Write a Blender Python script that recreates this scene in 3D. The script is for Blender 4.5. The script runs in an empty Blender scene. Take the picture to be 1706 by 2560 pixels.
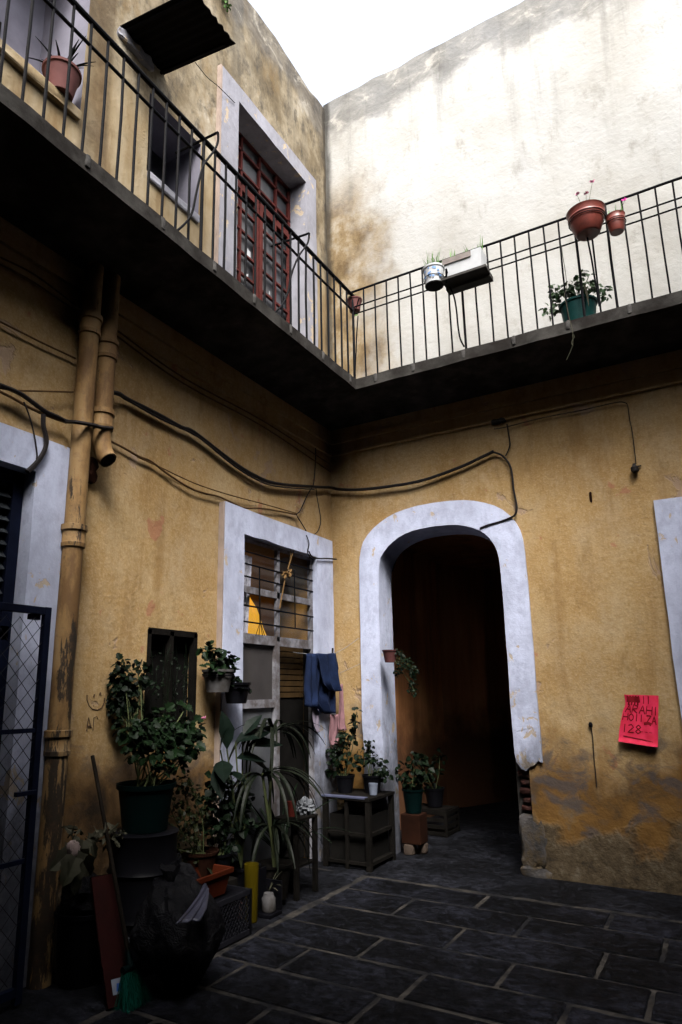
import bpy, math, random
from mathutils import Vector, Matrix, noise
from math import radians as rad, sin, cos, pi
random.seed(7)
sc = bpy.context.scene
col = sc.collection

# ------------------------------------------------------------------ camera
def rot(w):
    a, b, c = w
    return Matrix.Rotation(c, 3, 'Z') @ Matrix.Rotation(a, 3, 'X') @ Matrix.Rotation(b, 3, 'Z')
CAM = Vector((3.49, -6.30, 1.55)); F_PX = 1679.32; CX = 853 - 86.92; CY = 1280 + 62.85
R = rot((rad(102.9766), rad(-.50614), rad(31.2494)))
cam = bpy.data.objects.new('camera', bpy.data.cameras.new('camera')); col.objects.link(cam)
cam.matrix_world = Matrix.Translation(CAM) @ R.to_4x4()
cam.data.sensor_width = 36; cam.data.lens = F_PX / 2560 * 36
cam.data.shift_x = 86.92 / 2560; cam.data.shift_y = 62.85 / 2560
cam.data.clip_end = 500; cam.data.clip_start = .05
sc.camera = cam

# ------------------------------------------------------------------ light
SUN_EL, SUN_AZ = 53, 143          # azimuth clockwise from +Y
w = bpy.data.worlds.new('World'); sc.world = w; w.use_nodes = True
nt = w.node_tree; nt.nodes.clear()
sky = nt.nodes.new('ShaderNodeTexSky'); sky.sky_type = 'NISHITA'; sky.sun_disc = False
sky.sun_elevation = rad(SUN_EL); sky.sun_rotation = rad(SUN_AZ)
sky.air_density = 1.0; sky.dust_density = 6.0; sky.ozone_density = 1.0
hs = nt.nodes.new('ShaderNodeHueSaturation'); hs.inputs['Saturation'].default_value = .42
bg = nt.nodes.new('ShaderNodeBackground'); bg.inputs['Strength'].default_value = .15
out = nt.nodes.new('ShaderNodeOutputWorld')
nt.links.new(sky.outputs[0], hs.inputs['Color']); nt.links.new(hs.outputs[0], bg.inputs[0]); nt.links.new(bg.outputs[0], out.inputs[0])
sl = bpy.data.lights.new('sun', 'SUN'); sl.energy = 1.3; sl.angle = rad(20); sl.color = (1, .97, .92)
so = bpy.data.objects.new('sun', sl); col.objects.link(so)
d = Vector((sin(rad(SUN_AZ)) * cos(rad(SUN_EL)), cos(rad(SUN_AZ)) * cos(rad(SUN_EL)), sin(rad(SUN_EL))))
so.rotation_euler = d.to_track_quat('Z', 'Y').to_euler(); so.location = (3, -4, 14)
sc.view_settings.view_transform = 'Standard'; sc.view_settings.look = 'None'
sc.view_settings.exposure = 2.1; sc.view_settings.gamma = 1
sc.cycles.max_bounces = 4; sc.cycles.diffuse_bounces = 2; sc.cycles.use_denoising = True

# ------------------------------------------------------------------ helpers
def ray(x, y): return R @ Vector(((x - CX) / F_PX, -(y - CY) / F_PX, -1.))
def on(x, y, ax, v):
    d = ray(x, y); return CAM + d * ((v - CAM[ax]) / d[ax])
def L(x, y, v=0.): return on(x, y, 0, v)      # photo point -> left wall plane (x = v)
def B(x, y, v=0.): return on(x, y, 1, v)      # -> back wall plane (y = v)
def G(x, y, v=0.): return on(x, y, 2, v)      # -> horizontal plane (z = v)
def zm(x0, y0, s): return lambda x, y: (x0 + x / s, y0 + y / s)
ORG = {}
def root(name, loc, label, cat, group=None, kind=None):
    o = bpy.data.objects.new(name, None); col.objects.link(o); o.location = loc
    o.empty_display_size = .1
    ORG[o] = Vector(loc); o['label'] = label; o['category'] = cat
    if group: o['group'] = group
    if kind: o['kind'] = kind
    return o
def tag(o, label=None, cat=None, group=None, kind=None):
    for k, v in (('label', label), ('category', cat), ('group', group), ('kind', kind)):
        if v: o[k] = v
    return o
class MB:
    def __init__(s): s.v = []; s.f = []
    def add(s, vs, fs):
        n = len(s.v); s.v += [Vector(p) for p in vs]; s.f += [tuple(i + n for i in f) for f in fs]; return s
    def box(s, a, b, M=None):
        x0, y0, z0 = a; x1, y1, z1 = b
        vs = [Vector(p) for p in ((x0,y0,z0),(x1,y0,z0),(x1,y1,z0),(x0,y1,z0),(x0,y0,z1),(x1,y0,z1),(x1,y1,z1),(x0,y1,z1))]
        if M: vs = [M @ p for p in vs]
        return s.add(vs, [(0,3,2,1),(4,5,6,7),(0,1,5,4),(1,2,6,5),(2,3,7,6),(3,0,4,7)])
    def bar(s, p, q, wx, wy=None, up=(0, 0, 1)):
        p = Vector(p); q = Vector(q); d = q - p; wy = wy or wx
        z = d.normalized(); u = Vector(up)
        if abs(z.dot(u)) > .95: u = Vector((0, 1, 0))
        x = u.cross(z).normalized(); y = z.cross(x)
        M = Matrix.Translation(p) @ Matrix((x, y, z)).transposed().to_4x4()
        return s.box((-wx/2, -wy/2, 0), (wx/2, wy/2, d.length), M)
    def tube(s, pts, r, n=8, cap=True):
        pts = [Vector(p) for p in pts]; N = len(pts); rr = r if isinstance(r, (list, tuple)) else [r] * N
        base = len(s.v); prev = None
        for i, p in enumerate(pts):
            t = (pts[min(i+1, N-1)] - pts[max(i-1, 0)]); t = t.normalized() if t.length > 1e-9 else Vector((0,0,1))
            if prev is None:
                u = Vector((0,0,1)) if abs(t.z) < .9 else Vector((1,0,0)); x = u.cross(t).normalized()
            else:
                x = prev - t * prev.dot(t); x = x.normalized() if x.length > 1e-6 else prev
            y = t.cross(x); prev = x
            for k in range(n): a = 2*pi*k/n; s.v.append(p + (x*cos(a) + y*sin(a)) * rr[i])
        for i in range(N - 1):
            for k in range(n):
                a = base+i*n+k; b = base+i*n+(k+1) % n; s.f.append((a, b, b+n, a+n))
        if cap: s.f.append(tuple(base+k for k in range(n))[::-1]); s.f.append(tuple(base+(N-1)*n+k for k in range(n)))
        return s
    def lathe(s, prof, c=(0,0,0), n=28, sx=1, sy=1, M=None, wob=0):
        c = Vector(c); base = len(s.v)
        for (r, z) in prof:
            for k in range(n):
                a = 2*pi*k/n; q = 1 + (wob*noise.noise(Vector((cos(a)*2, sin(a)*2, z*9))) if wob else 0)
                p = Vector((r*cos(a)*sx*q, r*sin(a)*sy*q, z))
                s.v.append(c + (M @ p if M else p))
        for i in range(len(prof) - 1):
            for k in range(n):
                a = base+i*n+k; b = base+i*n+(k+1) % n; s.f.append((a, b, b+n, a+n))
        s.f.append(tuple(base+k for k in range(n))[::-1]); s.f.append(tuple(base+(len(prof)-1)*n+k for k in range(n)))
        return s
    def leaf(s, p, d, nrm, ln, wd, shape='round', fold=.15):
        d = Vector(d).normalized(); nrm = Vector(nrm); x = d.cross(nrm)
        if x.length < 1e-4: x = d.orthogonal()
        x.normalize(); nn = x.cross(d); p = Vector(p)
        prof = {'round': ((.0,.12),(.18,.75),(.5,1.),(.8,.8),(1.,.12)), 'oval': ((0,.05),(.25,.7),(.5,1.),(.78,.6),(1.,.02)),
                'lobed': ((0,.3),(.12,.9),(.3,.7),(.5,1.),(.68,.6),(.85,.55),(1.,.08))}[shape]
        vs = []; fs = []
        for t, q in prof:
            c = p + d*t*ln - nn*ln*.18*t*t
            vs += [c - x*wd/2*q + nn*fold*wd*q, c, c + x*wd/2*q + nn*fold*wd*q]
        for i in range(len(prof)-1):
            a = i*3; fs += [(a,a+1,a+4,a+3),(a+1,a+2,a+5,a+4)]
        return s.add(vs, fs)
    def strap(s, pts, wd):
        pts = [Vector(p) for p in pts]; N = len(pts); vs = []; fs = []
        for i, p in enumerate(pts):
            t = (pts[min(i+1,N-1)] - pts[max(i-1,0)]).normalized(); x = t.cross(Vector((0,0,1)))
            x = x.normalized() if x.length > 1e-3 else Vector((1,0,0)); nn = x.cross(t)
            q = wd/2 * (sin(pi*min(.97, .12 + .88*i/(N-1)))**.6)
            vs += [p - x*q + nn*q*.35, p, p + x*q + nn*q*.35]
        for i in range(N-1): a = i*3; fs += [(a,a+1,a+4,a+3),(a+1,a+2,a+5,a+4)]
        return s.add(vs, fs)
    def build(s, name, mat, parent=None, loc=None, smooth=False, bevel=0, solid=0):
        if parent is not None: o0 = ORG[parent]
        else: o0 = Vector(loc) if loc is not None else Vector((0,0,0))
        me = bpy.data.meshes.new(name); me.from_pydata([p - o0 for p in s.v], [], s.f); me.update()
        if mat: me.materials.append(mat)
        if smooth:
            me.polygons.foreach_set('use_smooth', [True]*len(me.polygons))
            try: me.set_sharp_from_angle(angle=rad(38))
            except Exception: pass
        o = bpy.data.objects.new(name, me); col.objects.link(o)
        if parent is not None: o.parent = parent; ORG[o] = o0.copy()
        else: o.location = o0; ORG[o] = o0.copy()
        if bevel:
            m = o.modifiers.new('b', 'BEVEL'); m.width = bevel; m.segments = 2; m.limit_method = 'ANGLE'
        if solid:
            m = o.modifiers.new('s', 'SOLIDIFY'); m.thickness = solid; m.offset = 0
        return o

# ------------------------------------------------------------------ materials
def mat(name, rough=.8, metal=0, spec=.3):
    m = bpy.data.materials.new(name); m.use_nodes = True; b = m.node_tree.nodes['Principled BSDF']
    b.inputs['Roughness'].default_value = rough; b.inputs['Metallic'].default_value = metal
    b.inputs['Specular IOR Level'].default_value = spec
    return m, m.node_tree, b
def c4(c): return (*c, 1) if len(c) == 3 else c
class NT:
    """small node helper working in world position"""
    def __init__(s, t, obj=False):
        s.t = t
        if obj:
            n = t.nodes.new('ShaderNodeTexCoord'); s.pos = n.outputs['Object']
        else:
            n = t.nodes.new('ShaderNodeNewGeometry'); s.pos = n.outputs['Position']
        sp = t.nodes.new('ShaderNodeSeparateXYZ'); t.links.new(s.pos, sp.inputs[0]); s.x, s.y, s.z = sp.outputs
    def mapped(s, sc_, off=(0,0,0)):
        m = s.t.nodes.new('ShaderNodeMapping'); m.inputs['Scale'].default_value = sc_; m.inputs['Location'].default_value = off
        s.t.links.new(s.pos, m.inputs[0]); return m.outputs[0]
    def noise(s, scale, det=5, rough=.55, stretch=(1,1,1), off=(0,0,0), dist=0):
        n = s.t.nodes.new('ShaderNodeTexNoise'); n.inputs['Scale'].default_value = scale; n.inputs['Detail'].default_value = det
        n.inputs['Roughness'].default_value = rough; n.inputs['Distortion'].default_value = dist
        s.t.links.new(s.mapped(stretch, off), n.inputs['Vector']); return n.outputs['Fac']
    def ramp(s, fac, *stops):
        r = s.t.nodes.new('ShaderNodeValToRGB'); e = r.color_ramp.elements
        while len(e) < len(stops): e.new(.5)
        for el, (p, c) in zip(e, stops): el.position = p; el.color = c4(c) if not isinstance(c, (int, float)) else (c, c, c, 1)
        s.t.links.new(fac, r.inputs[0]); return r.outputs[0]
    def math(s, op, a, b=0., c=None):
        m = s.t.nodes.new('ShaderNodeMath'); m.operation = op
        for i, v in enumerate((a, b) if c is None else (a, b, c)):
            if isinstance(v, (int, float)): m.inputs[i].default_value = v
            else: s.t.links.new(v, m.inputs[i])
        return m.outputs[0]
    def mr(s, v, a, b, c=0., d=1.):
        m = s.t.nodes.new('ShaderNodeMapRange'); m.interpolation_type = 'SMOOTHSTEP'
        s.t.links.new(v, m.inputs[0])
        for i, q in enumerate((a, b, c, d)): m.inputs[i+1].default_value = q
        return m.outputs[0]
    def mix(s, f, a, b, mode='MIX'):
        m = s.t.nodes.new('ShaderNodeMixRGB'); m.blend_type = mode
        for i, v in enumerate((f, a, b)):
            if isinstance(v, (int, float)): m.inputs[i].default_value = v
            elif isinstance(v, (tuple, list)): m.inputs[i].default_value = c4(v)
            else: s.t.links.new(v, m.inputs[i])
        return m.outputs[0]
    def bump(s, h, strength, dist, b, prev=None):
        n = s.t.nodes.new('ShaderNodeBump'); n.inputs['Strength'].default_value = strength; n.inputs['Distance'].default_value = dist
        s.t.links.new(h, n.inputs['Height'])
        if prev is not None: s.t.links.new(prev, n.inputs['Normal'])
        s.t.links.new(n.outputs[0], b.inputs['Normal']); return n.outputs[0]
def simple(name, c, rough=.7, metal=0, var=.25, scale=8, bump=.15, spec=.10, c2=None, obj=True, fine=True, cov=(.42, .6)):
    m, t, b = mat(name, rough, metal, spec); n = NT(t, obj)
    f = n.noise(scale, 6, .6); lo = tuple(x*(1-var) for x in c); hi = tuple(min(1, x*(1+var)) for x in c)
    colr = n.ramp(f, (.3, lo), (.7, hi))
    if c2: colr = n.mix(n.ramp(n.noise(scale*.6, 7, .65, off=(3,1,7)), (cov[0], 0), (cov[1], 1)), colr, c2)
    t.links.new(colr, b.inputs['Base Color'])
    if bump: n.bump(n.noise(scale*5, 5, .6), bump, .01, b)
    return m

def plaster_ochre():
    m, t, b = mat('ochre_plaster', .92, 0, .15); n = NT(t)
    c = n.ramp(n.noise(1.3, 6, .6), (.32, (0.222,0.135,0.051)), (.5, (0.276,0.183,0.081)), (.68, (0.312,0.228,0.120)))
    c = n.mix(n.ramp(n.noise(3.2, 6, .65, (1,1,.5), (5,2,1)), (.46, 0), (.66, .6)), c, (0.282,0.216,0.132))
    c = n.mix(n.ramp(n.noise(22, 5, .7, off=(1,9,3)), (.42, 0), (.62, .35)), c, (0.180,0.096,0.024))
    c = n.mix(n.ramp(n.noise(60, 3, .7), (.5, 0), (.68, .4)), c, (0.396,0.300,0.180))
    # rain and damp streaks
    c = n.mix(n.ramp(n.noise(2.6, 7, .6, (2.2,2.2,.22), (2,4,0)), (.54, 0), (.70, .5)), c, (0.162,0.087,0.027))
    c = n.mix(n.ramp(n.noise(4.5, 8, .7, (1.4,1.4,.35), (6,6,1)), (.54, 0), (.68, .35)), c, (.10,.055,.018))
    c = n.mix(n.ramp(n.noise(5.5, 8, .7, (1,1,.7), (2,6,9)), (.54, 0), (.70, .5)), c, (.36,.27,.16))
    # peeled spots
    p = n.noise(2.1, 8, .62, off=(7,7,2), dist=.6); c = n.mix(n.ramp(p, (.635, 0), (.66, .75)), c, (0.252,0.180,0.132))
    p2 = n.noise(3.7, 8, .6, off=(1,3,12), dist=.4); c = n.mix(n.ramp(p2, (.655, 0), (.67, .7)), c, (0.240,0.102,0.060))
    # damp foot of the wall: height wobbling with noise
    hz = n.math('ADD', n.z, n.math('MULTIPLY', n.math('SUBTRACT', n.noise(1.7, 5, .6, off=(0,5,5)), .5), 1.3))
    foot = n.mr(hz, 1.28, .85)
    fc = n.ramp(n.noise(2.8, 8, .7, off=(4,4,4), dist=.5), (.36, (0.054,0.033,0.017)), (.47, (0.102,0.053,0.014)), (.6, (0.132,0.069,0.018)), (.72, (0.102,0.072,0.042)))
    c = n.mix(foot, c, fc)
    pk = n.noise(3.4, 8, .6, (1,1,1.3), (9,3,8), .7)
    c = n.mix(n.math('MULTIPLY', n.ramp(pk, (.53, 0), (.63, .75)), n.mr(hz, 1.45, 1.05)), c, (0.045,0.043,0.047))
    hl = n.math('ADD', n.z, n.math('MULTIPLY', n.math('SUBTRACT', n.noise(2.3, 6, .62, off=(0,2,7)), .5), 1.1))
    left = n.math('MULTIPLY', n.mr(n.x, .06, .03), n.mr(hl, 1.25, .75))  # lower left wall coloured darker to imitate the shade behind the clutter
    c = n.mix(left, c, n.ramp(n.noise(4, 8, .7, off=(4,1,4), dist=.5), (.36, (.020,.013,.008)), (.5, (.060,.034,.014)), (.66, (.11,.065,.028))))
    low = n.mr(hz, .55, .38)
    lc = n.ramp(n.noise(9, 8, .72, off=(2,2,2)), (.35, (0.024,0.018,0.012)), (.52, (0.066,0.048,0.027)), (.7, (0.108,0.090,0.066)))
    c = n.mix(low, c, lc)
    # colour output and plaster relief
    t.links.new(c, b.inputs['Base Color'])
    h = n.math('ADD', n.math('MULTIPLY', n.noise(3, 6, .6), 1.), n.math('MULTIPLY', n.noise(30, 5, .65), .3))
    h = n.math('ADD', h, n.math('MULTIPLY', n.ramp(p, (.635, 0), (.66, 1)), -.5))
    h = n.math('ADD', h, n.math('MULTIPLY', n.math('MULTIPLY', n.noise(7, 6, .7), low), 1.5))
    n.bump(h, .55, .03, b)
    return m
def plaster_upper(kind):
    m, t, b = mat('upper_plaster_' + kind, .92, 0, .15); n = NT(t)
    if kind == 'back':
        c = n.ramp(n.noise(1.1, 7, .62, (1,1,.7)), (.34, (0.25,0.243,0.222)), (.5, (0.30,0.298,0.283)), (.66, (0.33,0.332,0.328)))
        c = n.mix(n.ramp(n.noise(5, 7, .7, (1,1,.5), (3,3,3)), (.56, 0), (.74, .6)), c, (0.126,0.115,0.092))
        # ochre showing through near the inner corner
        hx = n.math('ADD', n.x, n.math('MULTIPLY', n.math('SUBTRACT', n.noise(2., 5, .6, off=(8,1,1)), .5), 1.5))
        och = n.math('MULTIPLY', n.mr(hx, .95, .25), n.mr(n.z, 8.0, 7.0))
        oc = n.ramp(n.noise(3.4, 8, .68, (1,1,.7), (1,2,8)), (.36, (0.085,0.056,0.026)), (.5, (0.163,0.118,0.063)), (.62, (0.244,0.211,0.159)))
        c = n.mix(och, c, oc)
        zt, lim = n.z, 8.5
    else:
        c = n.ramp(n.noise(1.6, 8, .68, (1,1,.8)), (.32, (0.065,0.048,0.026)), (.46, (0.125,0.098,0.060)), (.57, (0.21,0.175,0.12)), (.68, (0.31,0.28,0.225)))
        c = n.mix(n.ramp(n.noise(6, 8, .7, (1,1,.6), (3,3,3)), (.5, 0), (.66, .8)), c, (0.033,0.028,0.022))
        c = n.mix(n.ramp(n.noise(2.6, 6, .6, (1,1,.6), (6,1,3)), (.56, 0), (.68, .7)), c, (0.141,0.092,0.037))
        # cleaner paint at door height
        hz = n.math('ADD', n.z, n.math('MULTIPLY', n.noise(2, 4), .5))
        c = n.mix(n.math('MULTIPLY', n.mr(hz, 6.9, 6.3), .75), c, n.ramp(n.noise(2.4, 6, .6, (2,2,.5), (2,8,3)), (.34, (0.14,0.088,0.038)), (.5, (0.22,0.168,0.095)), (.66, (0.29,0.24,0.165))))
        yy = n.math('ABSOLUTE', n.math('ADD', n.y, 3.53))
        c = n.mix(n.math('MULTIPLY', n.mr(yy, .15, .10), n.ramp(n.noise(4, 7, .7, off=(0,0,5)), (.3, .9), (.62, .35))), c, (0.052,0.033,0.016))
    # soot streaks running down from the parapet
    st = n.noise(2.0, 7, .62, (1.8,1.8,.16), (0,0,1))
    hz = n.math('ADD', n.z, n.math('MULTIPLY', n.math('SUBTRACT', n.noise(1.8, 6, .62, (1,1,.8)), .5), 1.2))
    c = n.mix(n.math('MULTIPLY', n.ramp(st, (.50, 0), (.68, .62)), n.mr(n.z, 6.2, 8.6)), c, (0.056,0.052,0.044))
    c = n.mix(n.math('MULTIPLY', n.mr(hz, 8.3, 8.6), .6), c, n.ramp(n.noise(3, 8, .7, (1,1,1.6), (0,5,9), .8), (.42, (0.048,0.046,0.046)), (.56, (0.111,0.105,0.096)), (.63, (0.266,0.252,0.222))))
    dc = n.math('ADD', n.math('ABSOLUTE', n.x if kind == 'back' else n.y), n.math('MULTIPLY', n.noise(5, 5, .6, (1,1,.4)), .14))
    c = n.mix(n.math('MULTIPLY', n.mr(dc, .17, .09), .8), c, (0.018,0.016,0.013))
    t.links.new(c, b.inputs['Base Color'])
    h = n.math('ADD', n.noise(2.6, 7, .6), n.math('MULTIPLY', n.noise(26, 5, .65), .3))
    n.bump(h, .6, .03, b)
    return m
def white_paint(name='white_limewash', base=(.37,.40,.52), chip=.64, low=True):
    m, t, b = mat(name, .85, 0, .2); n = NT(t)
    c = n.ramp(n.noise(2.4, 8, .68, (1,1,.5)), (.30, tuple(x*.66 for x in base)), (.48, tuple(x*.88 for x in base)), (.66, tuple(min(1,x*1.1) for x in base)))
    c = n.mix(n.ramp(n.noise(11, 6, .7, (1,1,.6), (3,3,0)), (.48, 0), (.66, .5)), c, tuple(x*.55 for x in base))
    c = n.mix(n.ramp(n.noise(70, 3, .6), (.45, 0), (.7, .2)), c, tuple(x*.7 for x in base))
    p = n.noise(8, 8, .66, (1,1,.7), (1,7,3), .5)
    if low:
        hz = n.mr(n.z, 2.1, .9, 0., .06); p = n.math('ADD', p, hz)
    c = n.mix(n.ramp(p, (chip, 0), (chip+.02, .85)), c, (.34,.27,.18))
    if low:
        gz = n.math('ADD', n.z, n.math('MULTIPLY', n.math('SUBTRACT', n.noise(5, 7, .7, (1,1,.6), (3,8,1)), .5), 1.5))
        c = n.mix(n.math('MULTIPLY', n.mr(gz, 1.45, .55), .88), c, n.ramp(n.noise(9, 7, .72), (.36, (.007,.0065,.006)), (.52, (.022,.021,.022)), (.66, (.06,.06,.068))))  # dirty feet, deepened in colour to stand in for shade near the floor
    t.links.new(c, b.inputs['Base Color'])
    n.bump(n.math('ADD', n.noise(8, 6, .65), n.math('MULTIPLY', n.ramp(p, (chip, 0), (chip+.02, 1)), -.4)), .4, .02, b)
    return m
M = {}
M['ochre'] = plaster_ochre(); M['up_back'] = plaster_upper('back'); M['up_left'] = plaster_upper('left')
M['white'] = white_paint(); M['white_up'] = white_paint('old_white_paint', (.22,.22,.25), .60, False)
M['reveal'] = simple('lilac_limewash', (.16,.155,.19), .9, var=.2, scale=4, obj=False)  # lilac-white paint of the recess walls
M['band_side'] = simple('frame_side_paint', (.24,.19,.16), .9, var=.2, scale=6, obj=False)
M['slab'] = simple('slab_concrete', (.055,.052,.048), .95, var=.5, scale=5, bump=.5, c2=(.025,.022,.02), obj=False)
M['patch'] = simple('cement_patch', (.05,.048,.046), .95, var=.4, scale=14, bump=.4, obj=False)
M['iron'] = simple('painted_iron', (.0022,.0022,.0032), .65, .1, var=.5, scale=20, c2=(.006,.004,.003), cov=(.58,.7))
M['red_iron'] = simple('red_door_paint', (.058,.011,.009), .65, 0, var=.35, scale=9, c2=(.05,.012,.010), obj=False)
M['blue_iron'] = simple('dark_blue_paint', (.010,.014,.035), .55, .2, var=.3, scale=9)
M['grey_iron'] = simple('grey_metal_paint', (.17,.17,.19), .6, .2, var=.35, scale=12, c2=(.08,.07,.07), obj=False)
M['dark_glass'] = simple('dusty_dark_glass', (.035,.037,.042), .35, 0, var=.6, scale=3.5, bump=.05, spec=.5, obj=False, c2=(.075,.078,.085))
M['black'] = simple('darkness_paint', (.012,.011,.010), .95, var=.3)
M['rust_wood'] = simple('old_red_brown_wood', (.10,.035,.018), .85, var=.5, scale=6)
M['wood'] = simple('grey_old_wood', (.055,.042,.03), .85, var=.5, scale=9, bump=.4)
M['dark_wood'] = simple('blackened_wood', (.014,.012,.010), .85, var=.5, scale=9, bump=.4)
M['terracotta'] = simple('red_plastic_pot', (.24,.05,.035), .42, var=.25, scale=7, c2=(.14,.04,.03), bump=.05, spec=.4)
M['clay'] = simple('orange_plastic', (.33,.065,.025), .55, var=.25, scale=6, bump=.05)
M['pink'] = simple('dusty_pink_pot', (.20,.085,.08), .7, var=.2, scale=6)
M['teal'] = simple('teal_plastic', (.003,.022,.022), .5, var=.35, scale=5, bump=.05)
M['green_pl'] = simple('green_plastic', (.01,.20,.14), .45, var=.2, scale=6, bump=.03)
M['white_pl'] = simple('white_plastic', (.62,.64,.66), .5, var=.12, scale=6, bump=.03)
M['grey_pl'] = simple('grey_bracket_paint', (.16,.14,.13), .7, var=.3)
M['white_dirty'] = simple('dirty_white_plastic', (.36,.35,.36), .6, var=.3, scale=9, c2=(.16,.14,.12))
M['yellow'] = simple('yellow_plastic', (.36,.26,.01), .5, var=.2, scale=5, bump=.03)
M['black_pl'] = simple('black_plastic', (.008,.008,.011), .45, var=.4, scale=6, bump=.05)
M['iron'].node_tree.nodes['Principled BSDF'].inputs['Specular IOR Level'].default_value = .06
M['soil'] = simple('dark_soil', (.02,.014,.01), .95, var=.5, scale=30, bump=.6)
def leafmat(name, a, b2, rough=.5):
    m, t, b = mat(name, rough, 0, .14); n = NT(t, True)
    c = n.ramp(n.noise(7, 4, .6), (.3, a), (.7, b2)); t.links.new(c, b.inputs['Base Color'])
    return m
M['leaf'] = leafmat('geranium_leaf', (.010,.030,.010), (.032,.078,.026))
M['leaf_dk'] = leafmat('dark_leaf', (.005,.013,.006), (.014,.032,.012))
M['leaf_blue'] = leafmat('cool_green_leaf', (.008,.024,.016), (.03,.06,.04))
M['leaf_ol'] = leafmat('olive_leaf', (.014,.02,.005), (.04,.05,.014))
M['leaf_lt'] = leafmat('fresh_leaf', (.05,.12,.03), (.12,.22,.06))
M['strapleaf'] = leafmat('grey_green_strap_leaf', (.010,.020,.011), (.045,.055,.032))
M['leaf_up'] = leafmat('balcony_ivy_leaf', (.008,.024,.010), (.035,.07,.02))
M['teal_up'] = simple('pale_teal_tub', (.004,.034,.032), .5)
M['line'] = simple('pale_cord', (.14,.14,.14), .8)
M['stem'] = simple('plant_stem', (.05,.06,.025), .8)
M['dry'] = leafmat('wilted_leaf', (.10,.11,.06), (.30,.28,.20), .7)
M['petal'] = simple('pink_petal', (.70,.25,.40), .6); M['petal_m'] = simple('magenta_petal', (.55,.06,.30), .6)
M['cable'] = simple('black_cable', (.012,.010,.010), .6, var=.3)
M['cable_b'] = simple('painted_cable', (.07,.038,.015), .8, var=.4, scale=12)

def pipe_mat():
    m, t, b = mat('ochre_pipe_paint', .75, 0, .3); n = NT(t)
    c = n.ramp(n.noise(5, 7, .65, (1,1,.3)), (.40, (0.1004,0.0521,0.0167)), (.5, (0.1786,0.1042,0.0372)), (.66, (0.2083,0.1414,0.0707)))
    p = n.noise(7, 8, .7, (1.6,1.6,.32), (4,1,6)); hz = n.mr(n.z, 2.6, .6, -.03, .09)
    c = n.mix(n.ramp(n.math('ADD', p, hz), (.56, 0), (.60, .95)), c, (0.0105,0.0074,0.0050))  # stains thicken downward, standing in for dimmer light near the ground
    c = n.mix(n.ramp(n.noise(18, 6, .7), (.5, 0), (.7, .5)), c, (0.0632,0.0316,0.0130))
    t.links.new(c, b.inputs['Base Color']); n.bump(n.noise(14, 6, .7), .4, .01, b); return m
M['pipe'] = pipe_mat()
for nm_, f_ in dict(black_pl=.35, teal=.17, clay=.12, yellow=.12, green_pl=.22, wood=.12, dark_wood=.3, rust_wood=.12, white_dirty=.2, dry=.18, leaf=.20, leaf_blue=.13, strapleaf=.17, leaf_ol=.22, leaf_dk=.28,
                    grey_iron=1.0, blue_iron=.5, pink=.5, black=.35, slab=.55, petal=.6, white_pl=.62, terracotta=.7).items():
    for nd_ in M[nm_].node_tree.nodes:
        if nd_.type == 'VALTORGB' and len(set(nd_.color_ramp.elements[0].color[:3])) > 1 or nd_.type == 'VALTORGB' and nm_ in ('grey_iron','blue_iron','black_pl','black','white_pl','white_dirty','slab') and nd_.color_ramp.elements[0].color[0] > 0:
            for e_ in nd_.color_ramp.elements: e_.color = (*[q*f_ for q in e_.color[:3]], 1)
        if nd_.type == 'MIX_RGB': nd_.inputs[2].default_value = (*[q*f_ for q in nd_.inputs[2].default_value[:3]], 1)
        if nd_.type == 'BSDF_PRINCIPLED' and nm_ not in ('terracotta','white_pl','dark_glass'): nd_.inputs['Specular IOR Level'].default_value *= .5
def stone_mat(name='basalt_paving', a=(.0005,.0005,.0006), c_=(.0014,.0015,.002), d_=(.0075,.0080,.0115)):
    m, t, b = mat(name, .62, 0, .07); n = NT(t)
    c = n.ramp(n.noise(16, 9, .8, dist=.3), (.38, a), (.50, c_), (.62, d_))
    c = n.mix(n.math('MULTIPLY', n.ramp(n.noise(1.5, 6, .65, off=(3,0,0)), (.46, 0), (.60, 1)), n.ramp(n.noise(11, 8, .8, (1,1.6,1), (7,1,0)), (.44, 0), (.58, .9))), c, tuple(x*2.1 for x in d_))
    t.links.new(c, b.inputs['Base Color'])
    t.links.new(n.ramp(n.noise(9, 6, .7), (.3, .45), (.7, .9)), b.inputs['Roughness'])
    n.bump(n.math('ADD', n.noise(18, 8, .75), n.math('MULTIPLY', n.noise(3, 4), 1.)), .9, .02, b); return m
M['stone'] = stone_mat()
M['mortar'] = simple('joint_mortar', (.028,.025,.022), .95, var=.7, scale=5, bump=.6, obj=False, c2=(.008,.008,.009), cov=(.44,.56))
M['border'] = stone_mat('worn_cement_border', (.0010,.0010,.0013), (.0024,.0026,.0034), (.0085,.0090,.012))

# ------------------------------------------------------------------ setting: ground
def sheet(name, x0, x1, y0, y1, z, m, step=.25, amp=.004):
    mb = MB(); nx = max(1, int((x1-x0)/step)); ny = max(1, int((y1-y0)/step)); vs = []; fs = []
    for i in range(nx+1):
        for j in range(ny+1):
            x = x0+(x1-x0)*i/nx; y = y0+(y1-y0)*j/ny
            vs.append((x, y, z + amp*noise.noise(Vector((x*1.3, y*1.3, 0)))))
    for i in range(nx):
        for j in range(ny): a = i*(ny+1)+j; fs.append((a, a+ny+1, a+ny+2, a+1))
    o = mb.add(vs, fs).build(name, m, smooth=True); o['kind'] = 'structure'; return o
sheet('ground', -9, 16, -20, 16, -.006, M['mortar'], 1)
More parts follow.
